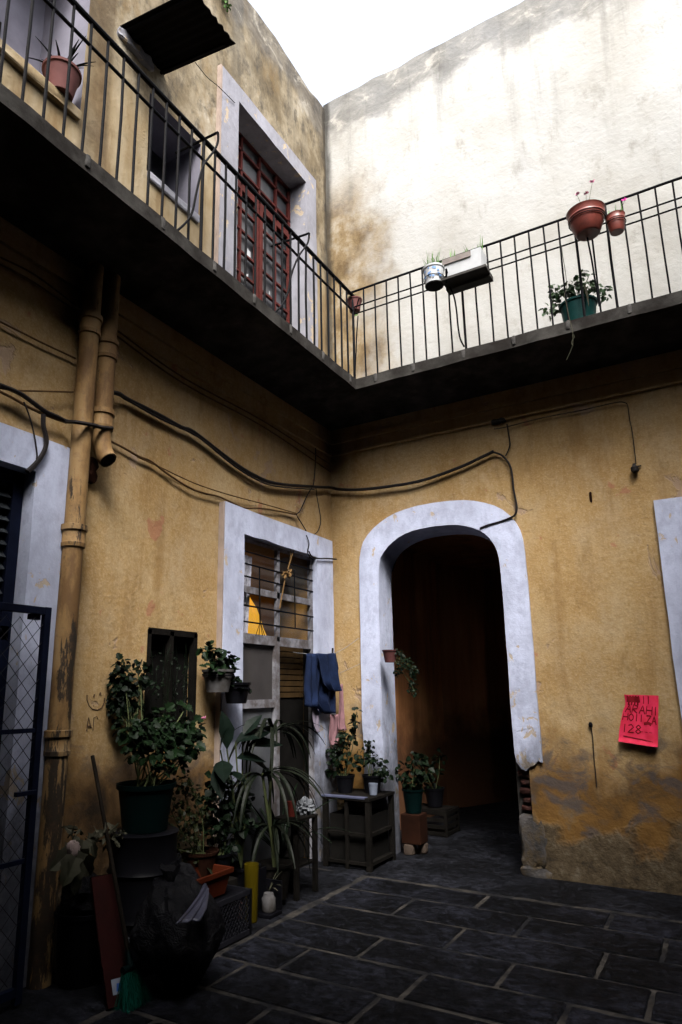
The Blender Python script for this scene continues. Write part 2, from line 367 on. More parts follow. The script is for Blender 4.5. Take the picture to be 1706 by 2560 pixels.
# paving stones: rows 0.41 m deep with staggered joints, worn edges
rows = [(-1.06,-.68,[1.72,2.605,3.50]), (-1.50,-1.06,[1.25,2.12,2.97,3.8]), (-1.935,-1.50,[1.80,2.676,3.42]), (-2.325,-1.935,[.74,1.40,2.235,2.967,3.9]),
        (-2.715,-2.325,[1.09,1.85,2.615,3.4])]
y = -2.715; k = 0
while y > -9.4:
    h = .37 + .06*random.random(); rows.append((y-h, y, [.87+.45*(k % 2)+.8*i+.12*random.random() for i in range(8)])); y -= h; k += 1
mb = MB()
for (y0, y1, js) in rows:
    xs = [.66] + [j for j in js if j > .8]
    while xs[-1] < 5.4: xs.append(xs[-1] + .75 + .2*random.random())
    for a, b_ in zip(xs, xs[1:]):
        g = .006; nx = max(4, int((b_-a)/.05)); ny = max(4, int((y1-y0)/.05)); vs = []; fs = []
        dz = .003*random.uniform(-1, 1); tx = .006*random.uniform(-1, 1)
        for i in range(nx+1):
            for j in range(ny+1):
                cu = .014/(b_-a); cv = .014/(y1-y0); u = 0 if i == 0 else 1 if i == nx else cu+(1-2*cu)*(i-1)/(nx-2); v = 0 if j == 0 else 1 if j == ny else cv+(1-2*cv)*(j-1)/(ny-2); g2 = .012; x = a+g+(b_-a-2*g)*u; yy = y0+g2+(y1-y0-2*g2)*v
                ex = min(i, nx-i); ey = min(j, ny-j); e = min(ex, ey)
                nz = noise.noise(Vector((x*9, yy*9, 1)))
                if e == 0:
                    q = .005*(.4+abs(noise.noise(Vector((x*14, yy*14, 5))))*2)
                    if i == 0: x += q
                    if i == nx: x -= q
                    if j == 0: yy += q
                    if j == ny: yy -= q
                z = -.0 + .005*nz + dz + tx*(u-.5) + (.001 if e > 0 else -.011)
                vs.append((x, yy, z))
        for i in range(nx):
            for j in range(ny): q = i*(ny+1)+j; fs.append((q, q+ny+1, q+ny+2, q+1))
        mb.add(vs, fs)
o = mb.build('paving', M['stone'], smooth=True); o['kind'] = 'structure'
# cement margin along both walls
def margin():
    mb = MB()
    for (x0, x1, y0, y1) in ((-.02, .655, -9.4, -.675), (-.02, 6.2, -.665, .02)):
        nx = max(2, int((x1-x0)/.08)); ny = max(2, int((y1-y0)/.08)); vs = []; fs = []
        for i in range(nx+1):
            for j in range(ny+1):
                x = x0+(x1-x0)*i/nx; yy = y0+(y1-y0)*j/ny
                z = .004 + .008*noise.noise(Vector((x*4, yy*4, 0))) + .004*noise.noise(Vector((x*15, yy*15, 0)))
                if y0 > -1 and j == 0: yy += .03*noise.noise(Vector((x*5, 3, 0))); z = -.016
                if x1 < 1 and i == nx: x += .03*noise.noise(Vector((yy*5, 8, 0))); z = -.016
                vs.append((x, yy, z))
        for i in range(nx):
            for j in range(ny): q = i*(ny+1)+j; fs.append((q, q+ny+1, q+ny+2, q+1))
        mb.add(vs, fs)
    o = mb.build('pavement', M['border'], smooth=True); o['kind'] = 'structure'
margin()
o = sheet('floor', .1, 2.6, .02, 5.0, .002, M['border'], .1, .01)

# ------------------------------------------------------------------ walls
def wn(a, z): return .012*noise.noise(Vector((a*.9, z*.9, 3))) + .006*noise.noise(Vector((a*4, z*4, 7)))
def splits(a, b, cuts, step):
    c = sorted({a, b, *[q for q in cuts if a < q < b]}); r = []
    for p, q in zip(c, c[1:]):
        n = max(1, int(round((q-p)/step))); r += [p+(q-p)*i/n for i in range(n)]
    return r + [b]
def wallgrid(mb, plane, u0, u1, z0, z1, holes=(), step=.2, top=None, thick=.45, amp=1.):
    """front face of a wall (plane 'L': x=0 looking +x, 'B': y=0 looking -y) with rectangular holes (u0,u1,z0,z1,depth)"""
    us = splits(u0, u1, [h for q in holes for h in q[:2]], step); zs = splits(z0, z1, [h for q in holes for h in q[2:4]], step)
    def P(u, z, d=0):
        if top and abs(z-z1) < 1e-6: z = z + top(u)
        q = wn(u, z)*amp - d
        return (q, u, z) if plane == 'L' else (u, -q, z)
    idx = {}; vs = []; fs = []
    for i, u in enumerate(us):
        for j, z in enumerate(zs): idx[i, j] = len(vs); vs.append(P(u, z))
    for i in range(len(us)-1):
        for j in range(len(zs)-1):
            um = (us[i]+us[i+1])/2; zm_ = (zs[j]+zs[j+1])/2
            if any(h[0] < um < h[1] and h[2] < zm_ < h[3] for h in holes): continue
            f = (idx[i,j], idx[i+1,j], idx[i+1,j+1], idx[i,j+1]); fs.append(f)
    if top:  # rounded parapet going back
        base = len(vs)
        for i, u in enumerate(us):
            zt = z1 + top(u)
            for (dd, dz) in ((.05, .05), (.14, .07), (.3, .06), (thick, -.05)):
                vs.append(P(u, zt+dz, dd) if False else ((-dd, u, zt+dz) if plane == 'L' else (u, dd, zt+dz)))
        for i in range(len(us)-1):
            a0 = idx[i, len(zs)-1]; a1 = idx[i+1, len(zs)-1]; p = base+i*4; q = base+(i+1)*4
            fs.append((a0, a1, q, p))
            for k_ in range(3): fs.append((p+k_, q+k_, q+k_+1, p+k_+1))
    mb.add(vs, fs)
    return P
def reveals(mb, plane, hole, amp=1., side='LRTB'):
    u0, u1, z0, z1, d = hole
    def P(u, z, dd):
        q = (wn(u, z)*amp if dd == 0 else 0) - dd
        return (q, u, z) if plane == 'L' else (u, -q, z)
    def strip(pts):
        vs = []; fs = []
        for (u, z) in pts: vs += [P(u, z, 0), P(u, z, d)]
        for i in range(len(pts)-1): fs.append((2*i, 2*i+1, 2*i+3, 2*i+2))
        mb.add(vs, fs)
    n = 6
    if 'L' in side: strip([(u0, z0+(z1-z0)*i/n) for i in range(n+1)])
    if 'R' in side: strip([(u1, z0+(z1-z0)*i/n) for i in range(n+1)])
    if 'T' in side: strip([(u0+(u1-u0)*i/n, z1) for i in range(n+1)])
    if 'B' in side: strip([(u0+(u1-u0)*i/n, z0) for i in range(n+1)])
def shell(mb, a, b, skip=''):
    """box interior faces"""
    x0,y0,z0 = a; x1,y1,z1 = b
    vs = [(x0,y0,z0),(x1,y0,z0),(x1,y1,z0),(x0,y1,z0),(x0,y0,z1),(x1,y0,z1),(x1,y1,z1),(x0,y1,z1)]
    fc = {'b':(0,1,2,3),'t':(7,6,5,4),'f':(0,4,5,1),'r':(1,5,6,2),'k':(2,6,7,3),'l':(3,7,4,0)}
    mb.add(vs, [f for k_, f in fc.items() if k_ not in skip])

lw = root('courtyard_building', (0, -4, 0), 'left courtyard wing with ochre ground floor, frosty white door frames and stained upper wall', 'building')
bw = root('courtyard_building', (3, 0, 0), 'far courtyard wing with the white arched passage below and bright cream upper wall', 'building')

# left wing lower wall
H_WIN = (-1.66, -.45, 0., 2.90, .02); H_SM = (-2.75, -2.215, 1.19, 2.01, .16); H_DR = (-5.6, -3.81, 0., 2.87, .28)
mb = MB(); wallgrid(mb, 'L', -9.5, 0.02, -.05, 4.6, [(-1.72,-.40,-.1,2.95), (-2.75,-2.215,1.19,2.01), (-5.65,-3.76,-.1,2.93)], .2)
reveals(mb, 'L', (-2.75, -2.215, 1.19, 2.01, .08))
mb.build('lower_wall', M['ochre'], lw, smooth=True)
# left wing upper wall
topL = lambda u: .05*noise.noise(Vector((u*1.1, 0, 0))) + .03*noise.noise(Vector((u*4, 0, 5)))
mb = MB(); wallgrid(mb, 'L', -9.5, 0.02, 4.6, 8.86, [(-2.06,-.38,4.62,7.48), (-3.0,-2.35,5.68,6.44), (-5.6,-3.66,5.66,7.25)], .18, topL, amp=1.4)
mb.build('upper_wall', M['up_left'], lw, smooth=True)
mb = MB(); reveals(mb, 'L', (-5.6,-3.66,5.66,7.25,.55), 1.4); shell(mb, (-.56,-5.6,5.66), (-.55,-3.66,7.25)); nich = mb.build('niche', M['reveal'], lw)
mb = MB(); mb.box((-.545,-4.75,5.70), (-.52,-4.02,6.45)); mb.build('dark_window', M['black'], nich)  # black panel for a window at the back of the niche
mb = MB(); mb.box((-.55,-5.6,6.0),(-.50,-3.67,6.03)); mb.build('ledge', M['reveal'], nich)
# thin string mouldings near the slab, both wings
for (nm, par, f_) in (('moulding', lw, lambda z, h: ((0, -9.4, z), (.028, -.03, z+h))), ('moulding', bw, lambda z, h: ((.03, -.028, z), (6.2, 0, z+h)))):
    for (z, h) in ((4.13, .022), (4.27, .05)):
        mb = MB(); a, b_ = f_(z, h)
        n = 30
        for i in range(n):
            t0, t1 = i/n, (i+1)/n
            lo = Vector(a); hi = Vector(b_)
            ax = 1 if par is lw else 0
            p = Vector(lo); q = Vector(hi); p[ax] = lo[ax]+(hi[ax]-lo[ax])*t0; q[ax] = lo[ax]+(hi[ax]-lo[ax])*t1
            mb.box(p, q)
        mb.build(nm, M['ochre'], par)
# back wing lower wall: columns above the arch, full columns elsewhere
ARCH_C = 1.185
def arch_in(u):
    t = min(1, abs(u-ARCH_C)/.645); return 2.66 + .505*(1-t**2.6)**(1/2.2)
mb = MB(); wallgrid(mb, 'B', -.02, .44, -.05, 4.6, (), .2); wallgrid(mb, 'B', 1.93, 6.2, -.05, 4.6, [(3.42, 5.0, -.1, 2.85)], .2)
us = [.44+(1.93-.44)*i/24 for i in range(25)]; vs = []; fs = []
for u in us:
    zb = max(2.95, 3.3-.45*abs((u-ARCH_C)/.72)**3)
    for j in range(8):
        z = zb+(4.6-zb)*j/7; vs.append((u, -wn(u, z), z))
for i in range(24):
    for j in range(7): q = i*8+j; fs.append((q, q+8, q+9, q+1))
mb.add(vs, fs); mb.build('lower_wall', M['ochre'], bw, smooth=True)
topB = lambda u: .05*noise.noise(Vector((u*.9, 9, 0))) + .03*noise.noise(Vector((u*3.5, 2, 5))) + .02*u*.3
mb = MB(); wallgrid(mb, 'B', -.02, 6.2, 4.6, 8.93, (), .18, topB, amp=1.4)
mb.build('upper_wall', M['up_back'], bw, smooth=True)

# ---- arched passage surround (front band + jamb), left foot and broken right foot
def band_pts(hw, zs_, rise, ex, n=22):
    pts = [(-hw, 0.0)]
    for i in range(9): pts.append((-hw, zs_*(i+1)/9))
    for i in range(1, n):
        a = pi - pi*i/n; pts.append((hw*math.copysign(abs(cos(a))**(2/ex), cos(a)), zs_ + rise*abs(sin(a))**(2/ex)))
    for i in range(9): pts.append((hw, zs_*(9-i)/9))
    pts.append((hw, 0.0)); return pts
outer = [(1.192+u, z) for u, z in band_pts(.862, 2.80, .605, 2.45)]; inner = [(1.185+u, z) for u, z in band_pts(.636, 2.66, .50, 2.5)]
jamb = [(1.185-.01+u*.985, z) for u, z in band_pts(.636, 2.65, .48, 2.5)]
def arch_band(i0, i1, name, mt, zfun=None):
    mb = MB(); vs = []; fs = []
    for i in range(i0, i1+1):
        (uo, zo), (ui, zi) = outer[i], inner[i]; uj, zj = jamb[i]
        if zfun: zo = zfun(zo, 0); zi = zfun(zi, 1); zj = zfun(zj, 1)
        q = .006*noise.noise(Vector((uo*6, zo*6, 0))); r_ = .006*noise.noise(Vector((ui*7, zi*7, 4)))
        wob = .016*noise.noise(Vector((uo*5, zo*5, 9)))
        vs += [(uo+wob, .02, zo), (uo+wob, -.030+q, zo), ((uo*.6+ui*.4), -.036+r_, (zo*.6+zi*.4)), (ui+wob, -.034+r_, zi), (uj, .30, zj)]
    m_ = 5
    for i in range(i1-i0):
        for k_ in range(m_-1): a = i*m_+k_; fs.append((a, a+1, a+1+m_, a+m_))
    e = (i1-i0)*m_
    fs += [tuple(range(m_))[::-1], tuple(e+k_ for k_ in range(m_))]
    mb.add(vs, fs); return mb.build(name, mt, bw, smooth=True)
nO = len(outer)
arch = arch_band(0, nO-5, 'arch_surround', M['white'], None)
# ragged lower end of the plaster on the right jamb, exposed brick and rubble below
mb = MB(); zt = outer[nO-5][1]
prof = [(2.055, zt), (2.055, .935), (2.02, .95), (1.985, .91), (1.95, .90), (1.91, .86), (1.87, .88), (1.835, .93), (1.822, 1.0), (1.82, zt)]
vs = [(u, -.032, z) for u, z in prof] + [(u, .05, z) for u, z in prof]; n_ = len(prof)
mb.add(vs, [tuple(range(n_))] + [(i, (i+1) % n_, (i+1) % n_+n_, i+n_) for i in range(n_)]); mb.build('broken_plaster', M['white'], arch)
M['brick'] = simple('old_red_brick', (.026,.010,.008), .95, var=.6, scale=14, bump=.6, obj=False, c2=(.018,.014,.012), cov=(.45,.6))
M['rubble'] = simple('grey_rubble_mortar', (.040,.037,.036), .95, var=.6, scale=9, bump=.8, obj=False, c2=(.055,.040,.022), cov=(.5,.62))
def rough_block(mb, a, b_, s=.012, n=4):
    a = Vector(a); b_ = Vector(b_); bm_v = {}; vs = []; fs = []
    def vid(i, j, k_):
        if (i,j,k_) in bm_v: return bm_v[i,j,k_]
        p = Vector((a.x+(b_.x-a.x)*i/n, a.y+(b_.y-a.y)*j/n, a.z+(b_.z-a.z)*k_/n))
        ed = sum(1 for q in (i,j,k_) if q in (0, n))
        c = (a+b_)/2
        if ed >= 2: p += (c-p).normalized()*s*.9*(ed-1)
        p += Vector((noise.noise(p*23), noise.noise(p*23+Vector((9,0,0))), noise.noise(p*23+Vector((0,9,0)))))*s
        bm_v[i,j,k_] = len(vs); vs.append(p); return bm_v[i,j,k_]
    for i in range(n):
        for j in range(n):
            fs += [(vid(i,j,0),vid(i,j+1,0),vid(i+1,j+1,0),vid(i+1,j,0)), (vid(i,j,n),vid(i+1,j,n),vid(i+1,j+1,n),vid(i,j+1,n)),
                   (vid(i,0,j),vid(i+1,0,j),vid(i+1,0,j+1),vid(i,0,j+1)), (vid(i,n,j),vid(i,n,j+1),vid(i+1,n,j+1),vid(i+1,n,j)),
                   (vid(0,i,j),vid(0,i,j+1),vid(0,i+1,j+1),vid(0,i+1,j)), (vid(n,i,j),vid(n,i+1,j),vid(n,i+1,j+1),vid(n,i,j+1))]
    mb.add(vs, fs)
mb = MB(); z = .86
for (h, cut, mt_) in ((.075, 0, 0), (.06, .03, 0), (.07, .0, 0), (.055, .05, 0), (.06, .012, 0)):
    x = 1.825+cut*.4
    while x < 2.05:
        wd = random.uniform(.09, .15); x2 = min(x+wd, 2.06)
        if x2 - x > .03: rough_block(mb, (x, .004+random.uniform(0,.02), z-h+.012), (x2-.012, .28, z))
        x = x2
    z -= h + random.uniform(.004, .014)
mb.build('exposed_brick', M['brick'], arch, smooth=True)
mb = MB(); rough_block(mb, (1.80, -.01, .06), (2.035, .29, z-.01), .022, 7); rough_block(mb, (1.79, -.015, -.03), (2.06, .29, .085), .02, 5)
mb.build('rubble_foot', M['rubble'], arch, smooth=True)
mb = MB(); mb.box((1.80, .06, -.02), (1.95, .29, .95)); mb.box((1.78, .25, .9), (1.83, .295, 2.7)); mb.build('jamb_core', M['slab'], arch)

# ---- passage room behind the arch
def passage_mat(nm, f):
    m, t, b = mat(nm, .9, 0, .1); n = NT(t)
    c = n.ramp(n.noise(2.6, 7, .65, (1.6,1.6,.22)), (.34, (.28*f,.13*f,.055*f)), (.5, (.43*f,.19*f,.08*f)), (.66, (.52*f,.27*f,.12*f)))
    hz = n.math('ADD', n.z, n.math('MULTIPLY', n.math('SUBTRACT', n.noise(3, 6, .6), .5), .7))
    c = n.mix(n.mr(hz, 1.5, .8), c, (.07*f,.032*f,.016*f)); t.links.new(c, b.inputs['Base Color']); n.bump(n.noise(9, 6, .6), .4, .02, b); return m  # dark lower band imitates light fading toward the passage floor
M['passage'] = passage_mat('red_brown_passage_wall', 1.5)
pr = MB(); zc = 3.35
P = [(.50,.30), (.12,.55), (.12,2.86), (.667,3.99), (1.6,5.6), (2.5,5.6), (2.35,.30), (1.83,.30)]
vs = [(x,y_,-.02) for x,y_ in P] + [(x,y_,zc) for x,y_ in P]; n_ = len(P)
pr.add(vs, [(i, i+1, i+1+n_, i+n_) for i in (0,1)] )
pr2 = MB(); pr2.add(vs, [(i, i+1, i+1+n_, i+n_) for i in range(2, n_-1) if i != 5] + [tuple(range(n_, 2*n_))])  # side gap added so unseen skylight reaches the passage wall
pr2.add([(2.38,2.6,-.02),(2.5,5.6,-.02),(2.5,5.6,zc),(2.38,2.6,zc)], [(0,1,2,3)]); pr2.add([(2.35,.3,-.02),(2.37,.9,-.02),(2.37,.9,zc),(2.35,.3,zc)], [(0,1,2,3)]); pr2.box((2.36,.3,zc),(2.6,5.6,zc+.1)); pr2.build('shaded_inner_wall', passage_mat('shaded_inner_wall', .95), bw)  # darker copy of the passage colour stands for its unlit depth
pr.build('passage', M['passage'], bw)
# wall thickness above the arch so that the passage stays closed
mb = MB(); n_ = 20
for i in range(n_):
    u0_ = .40+(1.97-.40)*i/n_; u1_ = .40+(1.97-.40)*(i+1)/n_
    def zz(u):
        t = abs(u-1.175)/.626
        return .0 if t >= 1 else 2.65+.48*(1-t**2.5)**.4
    for (ua, ub) in ((u0_, u1_),):
        za, zb_ = zz(ua), zz(ub)
        mb.add([(ua,.301,za),(ub,.301,zb_),(ub,.301,3.4),(ua,.301,3.4)], [(0,1,2,3)])
mb.build('passage_end_wall', M['slab'], bw)

# ---- white frames on the walls (plain raised bands)
def ring_band(plane, o, i, t, name, mt, par, legs=True, jd=0):
    """o, i = (u0,u1,z1) outer / inner; open at the bottom"""
    mb = MB()
    def P(u, z, d): return (d, u, z) if plane == 'L' else (u, -d, z)
    def quadstrip(path_o, path_i):
        vs = []; fs = []
        for (a, b_) in zip(path_o, path_i):
            w1 = .012*noise.noise(Vector((a[0]*7, a[1]*7, 2))); w2 = .010*noise.noise(Vector((b_[0]*7, b_[1]*7, 6)))
            vs += [P(a[0]+w1, a[1]+w1, -.02), P(a[0]+w1, a[1]+w1, t), P(b_[0]+w2, b_[1]+w2, t+.003), P(b_[0]+w2*.3, b_[1]+w2*.3, -jd if jd else -.02)]
        for k_ in range(len(path_o)-1):
            for m_ in range(3): q = k_*4+m_; fs.append((q, q+1, q+5, q+4))
        n2 = (len(path_o)-1)*4
        mb.add(vs, fs + [(0,1,2,3), (n2,n2+1,n2+2,n2+3)])
    def path(q, z0=0.):
        u0, u1, z1 = q; r = []
        for k_ in range(12): r.append((u0, z0+(z1-z0)*k_/12))
        for k_ in range(9): r.append((u0+(u1-u0)*k_/8, z1))
        for k_ in range(12): r.append((u1, z1-(z1-z0)*(k_+1)/12))
        return r
    z0 = o[3] if len(o) > 3 else 0.
    quadstrip(path(o[:3], z0), path(i[:3], z0))
    return mb.build(name, mt, par)
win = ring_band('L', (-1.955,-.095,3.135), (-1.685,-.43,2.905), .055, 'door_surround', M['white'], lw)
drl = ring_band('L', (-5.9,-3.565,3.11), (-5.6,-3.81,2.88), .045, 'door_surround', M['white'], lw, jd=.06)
udr = ring_band('L', (-2.115,-.335,7.52,4.63), (-1.86,-.57,7.325,4.63), .05, 'upper_door_surround', M['white_up'], lw, jd=.17)
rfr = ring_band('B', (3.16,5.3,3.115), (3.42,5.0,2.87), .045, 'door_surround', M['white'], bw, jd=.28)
mb = MB(); mb.box((3.42,.20,0), (5.0,.24,2.87)); mb.build('door', M['dark_wood'], bw)
# dark left edges of the bands
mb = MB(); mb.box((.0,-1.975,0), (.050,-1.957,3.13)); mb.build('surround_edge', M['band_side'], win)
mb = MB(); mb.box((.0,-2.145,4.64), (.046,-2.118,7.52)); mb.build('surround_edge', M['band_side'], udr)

# ---- upper red metal door, panes, transom
X = -.18
ud = MB()
def yz(mb, y0, z0, y1, z1, x=X, t=.03, w=.028): mb.bar((x, y0, z0), (x, y1, z1), w, t, up=(1,0,0))
d1 = MB(); d1.box((X-.03,-1.86,4.63), (X-.025,-.57,7.32)); pane = d1.build('pane', M['dark_glass'], udr)
fr = MB()
for yy in (-1.84,-.59): yz(fr, yy, 4.63, yy, 7.32, w=.045)
for yy in (-1.51,-1.185,-.863): yz(fr, yy, 6.70, yy, 7.32)
for zz_ in (6.88,7.13,7.31): yz(fr, -1.86, zz_, -.57, zz_, w=.024)
yz(fr, -1.86, 6.70, -.57, 6.70, w=.05)
fr.build('transom_bars', M['red_iron'], udr)
for (a, b_) in ((-1.84,-1.225), (-1.205,-.59)):
    lf = MB()
    for yy in (a+.03, b_-.03): yz(lf, yy, 4.65, yy, 6.67, w=.05, x=X+.02)
    yz(lf, (a+b_)/2, 4.65, (a+b_)/2, 6.67, w=.026, x=X+.015)
    for k_ in range(9): yz(lf, a, 4.68+k_*.247, b_, 4.68+k_*.247, w=.022 if k_ % 8 else .055, x=X+.012)
    lf.build('door_leaf', M['red_iron'], udr)
pp = MB(); b5 = zm(500,150,3.36)
for q in (((382,1575),(398,1580),(425,1612),(428,1668),(385,1640)), ((392,1795),(408,1800),(404,1822),(390,1815)), ((412,1200),(430,1215),(440,1255),(420,1240)), ((582,1935),(590,1945),(588,1975),(580,1962))):
    vs = [L(*b5(*p), X-.02) for p in q]; pp = MB(); pp.add(vs, [tuple(range(len(vs)))]); pp.build('pasted_paper', M['white_pl'], udr)

# ---- small upper window: recess, sill, inner casement
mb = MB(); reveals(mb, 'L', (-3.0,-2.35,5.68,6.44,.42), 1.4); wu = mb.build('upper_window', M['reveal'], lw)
mb = MB(); mb.box((-.44,-3.0,5.68), (-.42,-2.35,6.44)); mb.build('pane', M['dark_glass'], wu)
mb = MB()
for (ya, yb) in ((-2.99,-2.70), (-2.68,-2.40)):
    for yy in (ya+.02, yb-.02): yz(mb, yy, 5.72, yy, 6.05, x=-.40, w=.035)
    for z_ in (5.73, 6.05): yz(mb, ya, z_, yb, z_, x=-.40, w=.035)
mb.build('casement', M['rust_wood'], wu)
mb = MB(); rough_block(mb, (-.40,-2.995,5.60), (.03,-2.355,5.68), .008, 6); mb.build('sill', M['white_up'], wu)
mb = MB(); rough_block(mb, (-.5,-5.6,5.58), (.03,-3.665,5.665), .01, 9); mb.build('sill', M['up_left'], lw)

# ---- lower glazed door with grille (flush with the wall)
X = -.02; b4 = zm(500,1200,3.136)
z_tr = L(*b4(590,1265), X).z; z_mid = L(*b4(590,905), X).z; z_low = L(*b4(450,1755), X).z; y_m = L(*b4(605,800), X).y
gd = MB()
for yy in (-1.665,-.45): yz(gd, yy, 0, yy, 2.90, X, .04, .04)
yz(gd, y_m, z_tr, y_m, 2.90, X, .035, .045)
yz(gd, y_m-.02, 0, y_m-.02, z_tr, X, .04, .075)
for z_, w_ in ((2.885,.03), (z_mid,.06), (z_tr,.085)): yz(gd, -1.68, z_, -.43, z_, X, .035, w_)
yz(gd, -1.68, z_low, y_m, z_low, X, .03, .07); yz(gd, -1.68, .05, y_m, .05, X, .03, .1)
dr = gd.build('glazed_door', M['grey_iron'], win)
rb = MB()
for f_ in (.25,.5,.75): rb.tube([(X+.02, -1.68, z_mid+(2.885-z_mid)*f_), (X+.02, -.43, z_mid+(2.885-z_mid)*f_)], .008, 6)
for f_ in (.33,.66): rb.tube([(X+.02, -1.68, z_tr+(z_mid-z_tr)*f_), (X+.02, -.43, z_tr+(z_mid-z_tr)*f_)], .008, 6)
rb.build('grille_bar', M['iron'], dr)
ob = MB(); ob.box((X-.02,-1.68,z_low), (X-.012,y_m-.03,z_tr)); ob.build('frosted_pane', simple('frosted_pane', (.035,.032,.032), .55, var=.25, scale=3, bump=.02, obj=False), dr)
ob = MB(); ob.box((X-.02,-1.66,.05), (X-.012,y_m-.03,z_low-.03)); ob.build('lower_pane', M['dark_glass'], dr)
ob = MB()
for k_ in range(9): ob.box((-.16,y_m+.01,1.50+k_*.055), (-.13,-.402,1.545+k_*.055))
ob.build('shutter_slats', simple('ochre_slats', (.035,.02,.007), .8, var=.4, obj=False), dr)
ob = MB(); ob.box((-.17,y_m,.02), (-.14,-.402,1.485)); ob.box((-.44,-.43,.02), (-.17,-.405,z_tr)); ob.box((-.128,-.42,.02), (-.03,-.404,z_tr)); ob.build('dark_filler', M['black'], dr)  # black panel and side fillers stand in for the dark door opening
ob = MB()
for (ya, yb) in ((-1.66,y_m-.02),(y_m+.02,-.46)):
    for (za, zb_) in ((z_tr+.03,z_mid-.02),(z_mid+.02,2.87)): ob.box((X-.022,ya,za),(X-.018,yb,zb_))
gm_, gt_, gb_ = mat('dusty_clear_glass', .12, 0, .15); gb_.inputs['Base Color'].default_value = (.5,.5,.5,1); gb_.inputs['Alpha'].default_value = .03
ob.build('clear_pane', gm_, dr)
# sheer strip of curtain at the left of the upper light, hooks and hanging cords
ob = MB(); vs = []; fs = []
for j in range(13):
    z_ = z_tr+.02+(2.76-z_tr-.02)*j/12
    for i in range(7): vs.append((-.07+.010*sin(i*2.2), -1.62+(.16+.06*j/12)*i/6, z_))
for j in range(12):
    for i in range(6): q = j*7+i; fs.append((q, q+1, q+8, q+7))
ob.add(vs, fs); o = ob.build('lace_curtain', simple('lace', (.30,.30,.35), .9, var=.35, scale=40, obj=False), None, (-.12,-1.6,z_tr), smooth=True)
tag(o, 'narrow white lace curtain strip behind the grille of the glazed door', 'curtain')
# room behind
mb = MB(); shell(mb, (-3.2,-2.2,-.02), (-.46,.28,3.4), 'r')
mb.add([(-.46,-2.2,-.02),(-.46,-1.72,-.02),(-.46,-1.72,3.4),(-.46,-2.2,3.4)], [(0,1,2,3)]); mb.add([(-.46,-.40,-.02),(-.46,.28,-.02),(-.46,.28,3.4),(-.46,-.40,3.4)], [(0,1,2,3)])
mb.add([(-.46,-1.72,2.95),(-.46,-.40,2.95),(-.46,-.40,3.4),(-.46,-1.72,3.4)], [(0,1,2,3)])
mb.add([(-.46,-1.72,-.02),(-.46,-1.72,2.95),(0.0,-1.72,2.95),(0.0,-1.72,-.02)], [(0,1,2,3)]); mb.add([(-.46,-.40,-.02),(-.46,-.40,2.95),(0.0,-.40,2.95),(0.0,-.40,-.02)], [(0,1,2,3)])
mb.add([(-.46,-1.72,2.95),(-.46,-.40,2.95),(0.,-.40,2.95),(0.,-1.72,2.95)], [(0,1,2,3)])
mb.build('room', simple('warm_yellow_room', (.20,.105,.022), .9, var=.25, scale=3, obj=False), lw)
# ---- small dark lower window with vine-covered bars
mb = MB(); mb.box((-.09,-2.76,1.18), (-.08,-2.205,2.02)); sw = mb.build('small_window', M['black'], lw)
mb = MB()
for yy in (-2.735,-2.50,-2.23): yz(mb, yy, 1.19, yy, 2.0, -.02, .05, .04)
for z_ in (1.99,1.2): yz(mb, -2.75, z_, -2.215, z_, -.02, .05, .045)
mb.build('window_frame', M['dark_wood'], sw)
mb = MB(); mb.bar((-.01,-2.235,1.2), (-.01,-2.235,1.97), .012, .012); mb.build('worn_edge', M['wood'], sw)
# ---- left door: dark blue louvred metal door
mb = MB(); mb.box((-.15,-5.6,0), (-.12,-3.80,2.90)); ld = mb.build('louvred_door', M['black'], drl)
mb = MB()
for yy in (-3.86,-4.6): yz(mb, yy+.01, 0, yy+.01, 2.88, -.075, .05, .07)
for z_ in (2.84, 1.9): yz(mb, -5.6, z_, -3.83, z_, -.075, .05, .08)
mb.build('door_frame', M['blue_iron'], ld)
mb = MB()
for k_ in range(12):
    z_ = 1.98+k_*.073; mb.box((-.10,-5.6,z_), (-.07,-3.88,z_+.012), None)
    mb.add([(-.11,-5.6,z_+.05),(-.11,-3.88,z_+.05),(-.06,-3.88,z_),(-.06,-5.6,z_)], [(0,1,2,3)])
mb.build('louvres', simple('louvre_glass', (.03,.035,.04), .3, spec=.5, var=.5, scale=5), ld)

# ---- other sides of the courtyard (outside the picture)
ow = root('courtyard_building', (6.2, -5, 0), 'right-hand courtyard wing outside the picture', 'building')
mb = MB(); mb.box((5.6,-9.5,-.05), (6.0,.5,8.4)); mb.build('wall', M['wood'], ow)
mb = MB(); mb.box((4.9,-9.5,4.5), (5.6,-.69,4.62)); mb.build('balcony_slab', M['slab'], ow)
ow2 = root('courtyard_building', (3, -8.2, 0), 'wing behind the viewer', 'building')
mb = MB(); mb.box((-.4,-8.6,-.05), (6.6,-8.2,8.4)); mb.build('wall', M['wood'], ow2)
mb = MB(); mb.box((.7,-8.2,4.5), (5.6,-5.1,4.62)); mb.build('shade_slab', M['slab'], ow2)  # unseen slab added above the viewer to darken the lower court
# closing backs of the two visible wings; roof gap added to light the passage
mb = MB(); mb.box((-4.5,-9.5,8.78), (-.42,.45,8.84)); mb.box((-4.5,-9.5,-.05), (-4.4,4.2,8.8)); mb.build('roof', M['slab'], lw)
mb = MB(); mb.box((-4.5,.44,8.84), (2.7,6.0,8.9)); mb.box((-4.5,6.0,-.05), (6.6,6.1,8.9)); mb.box((6.2,.5,-.05), (6.3,6.0,8.9)); mb.build('roof', M['slab'], bw)

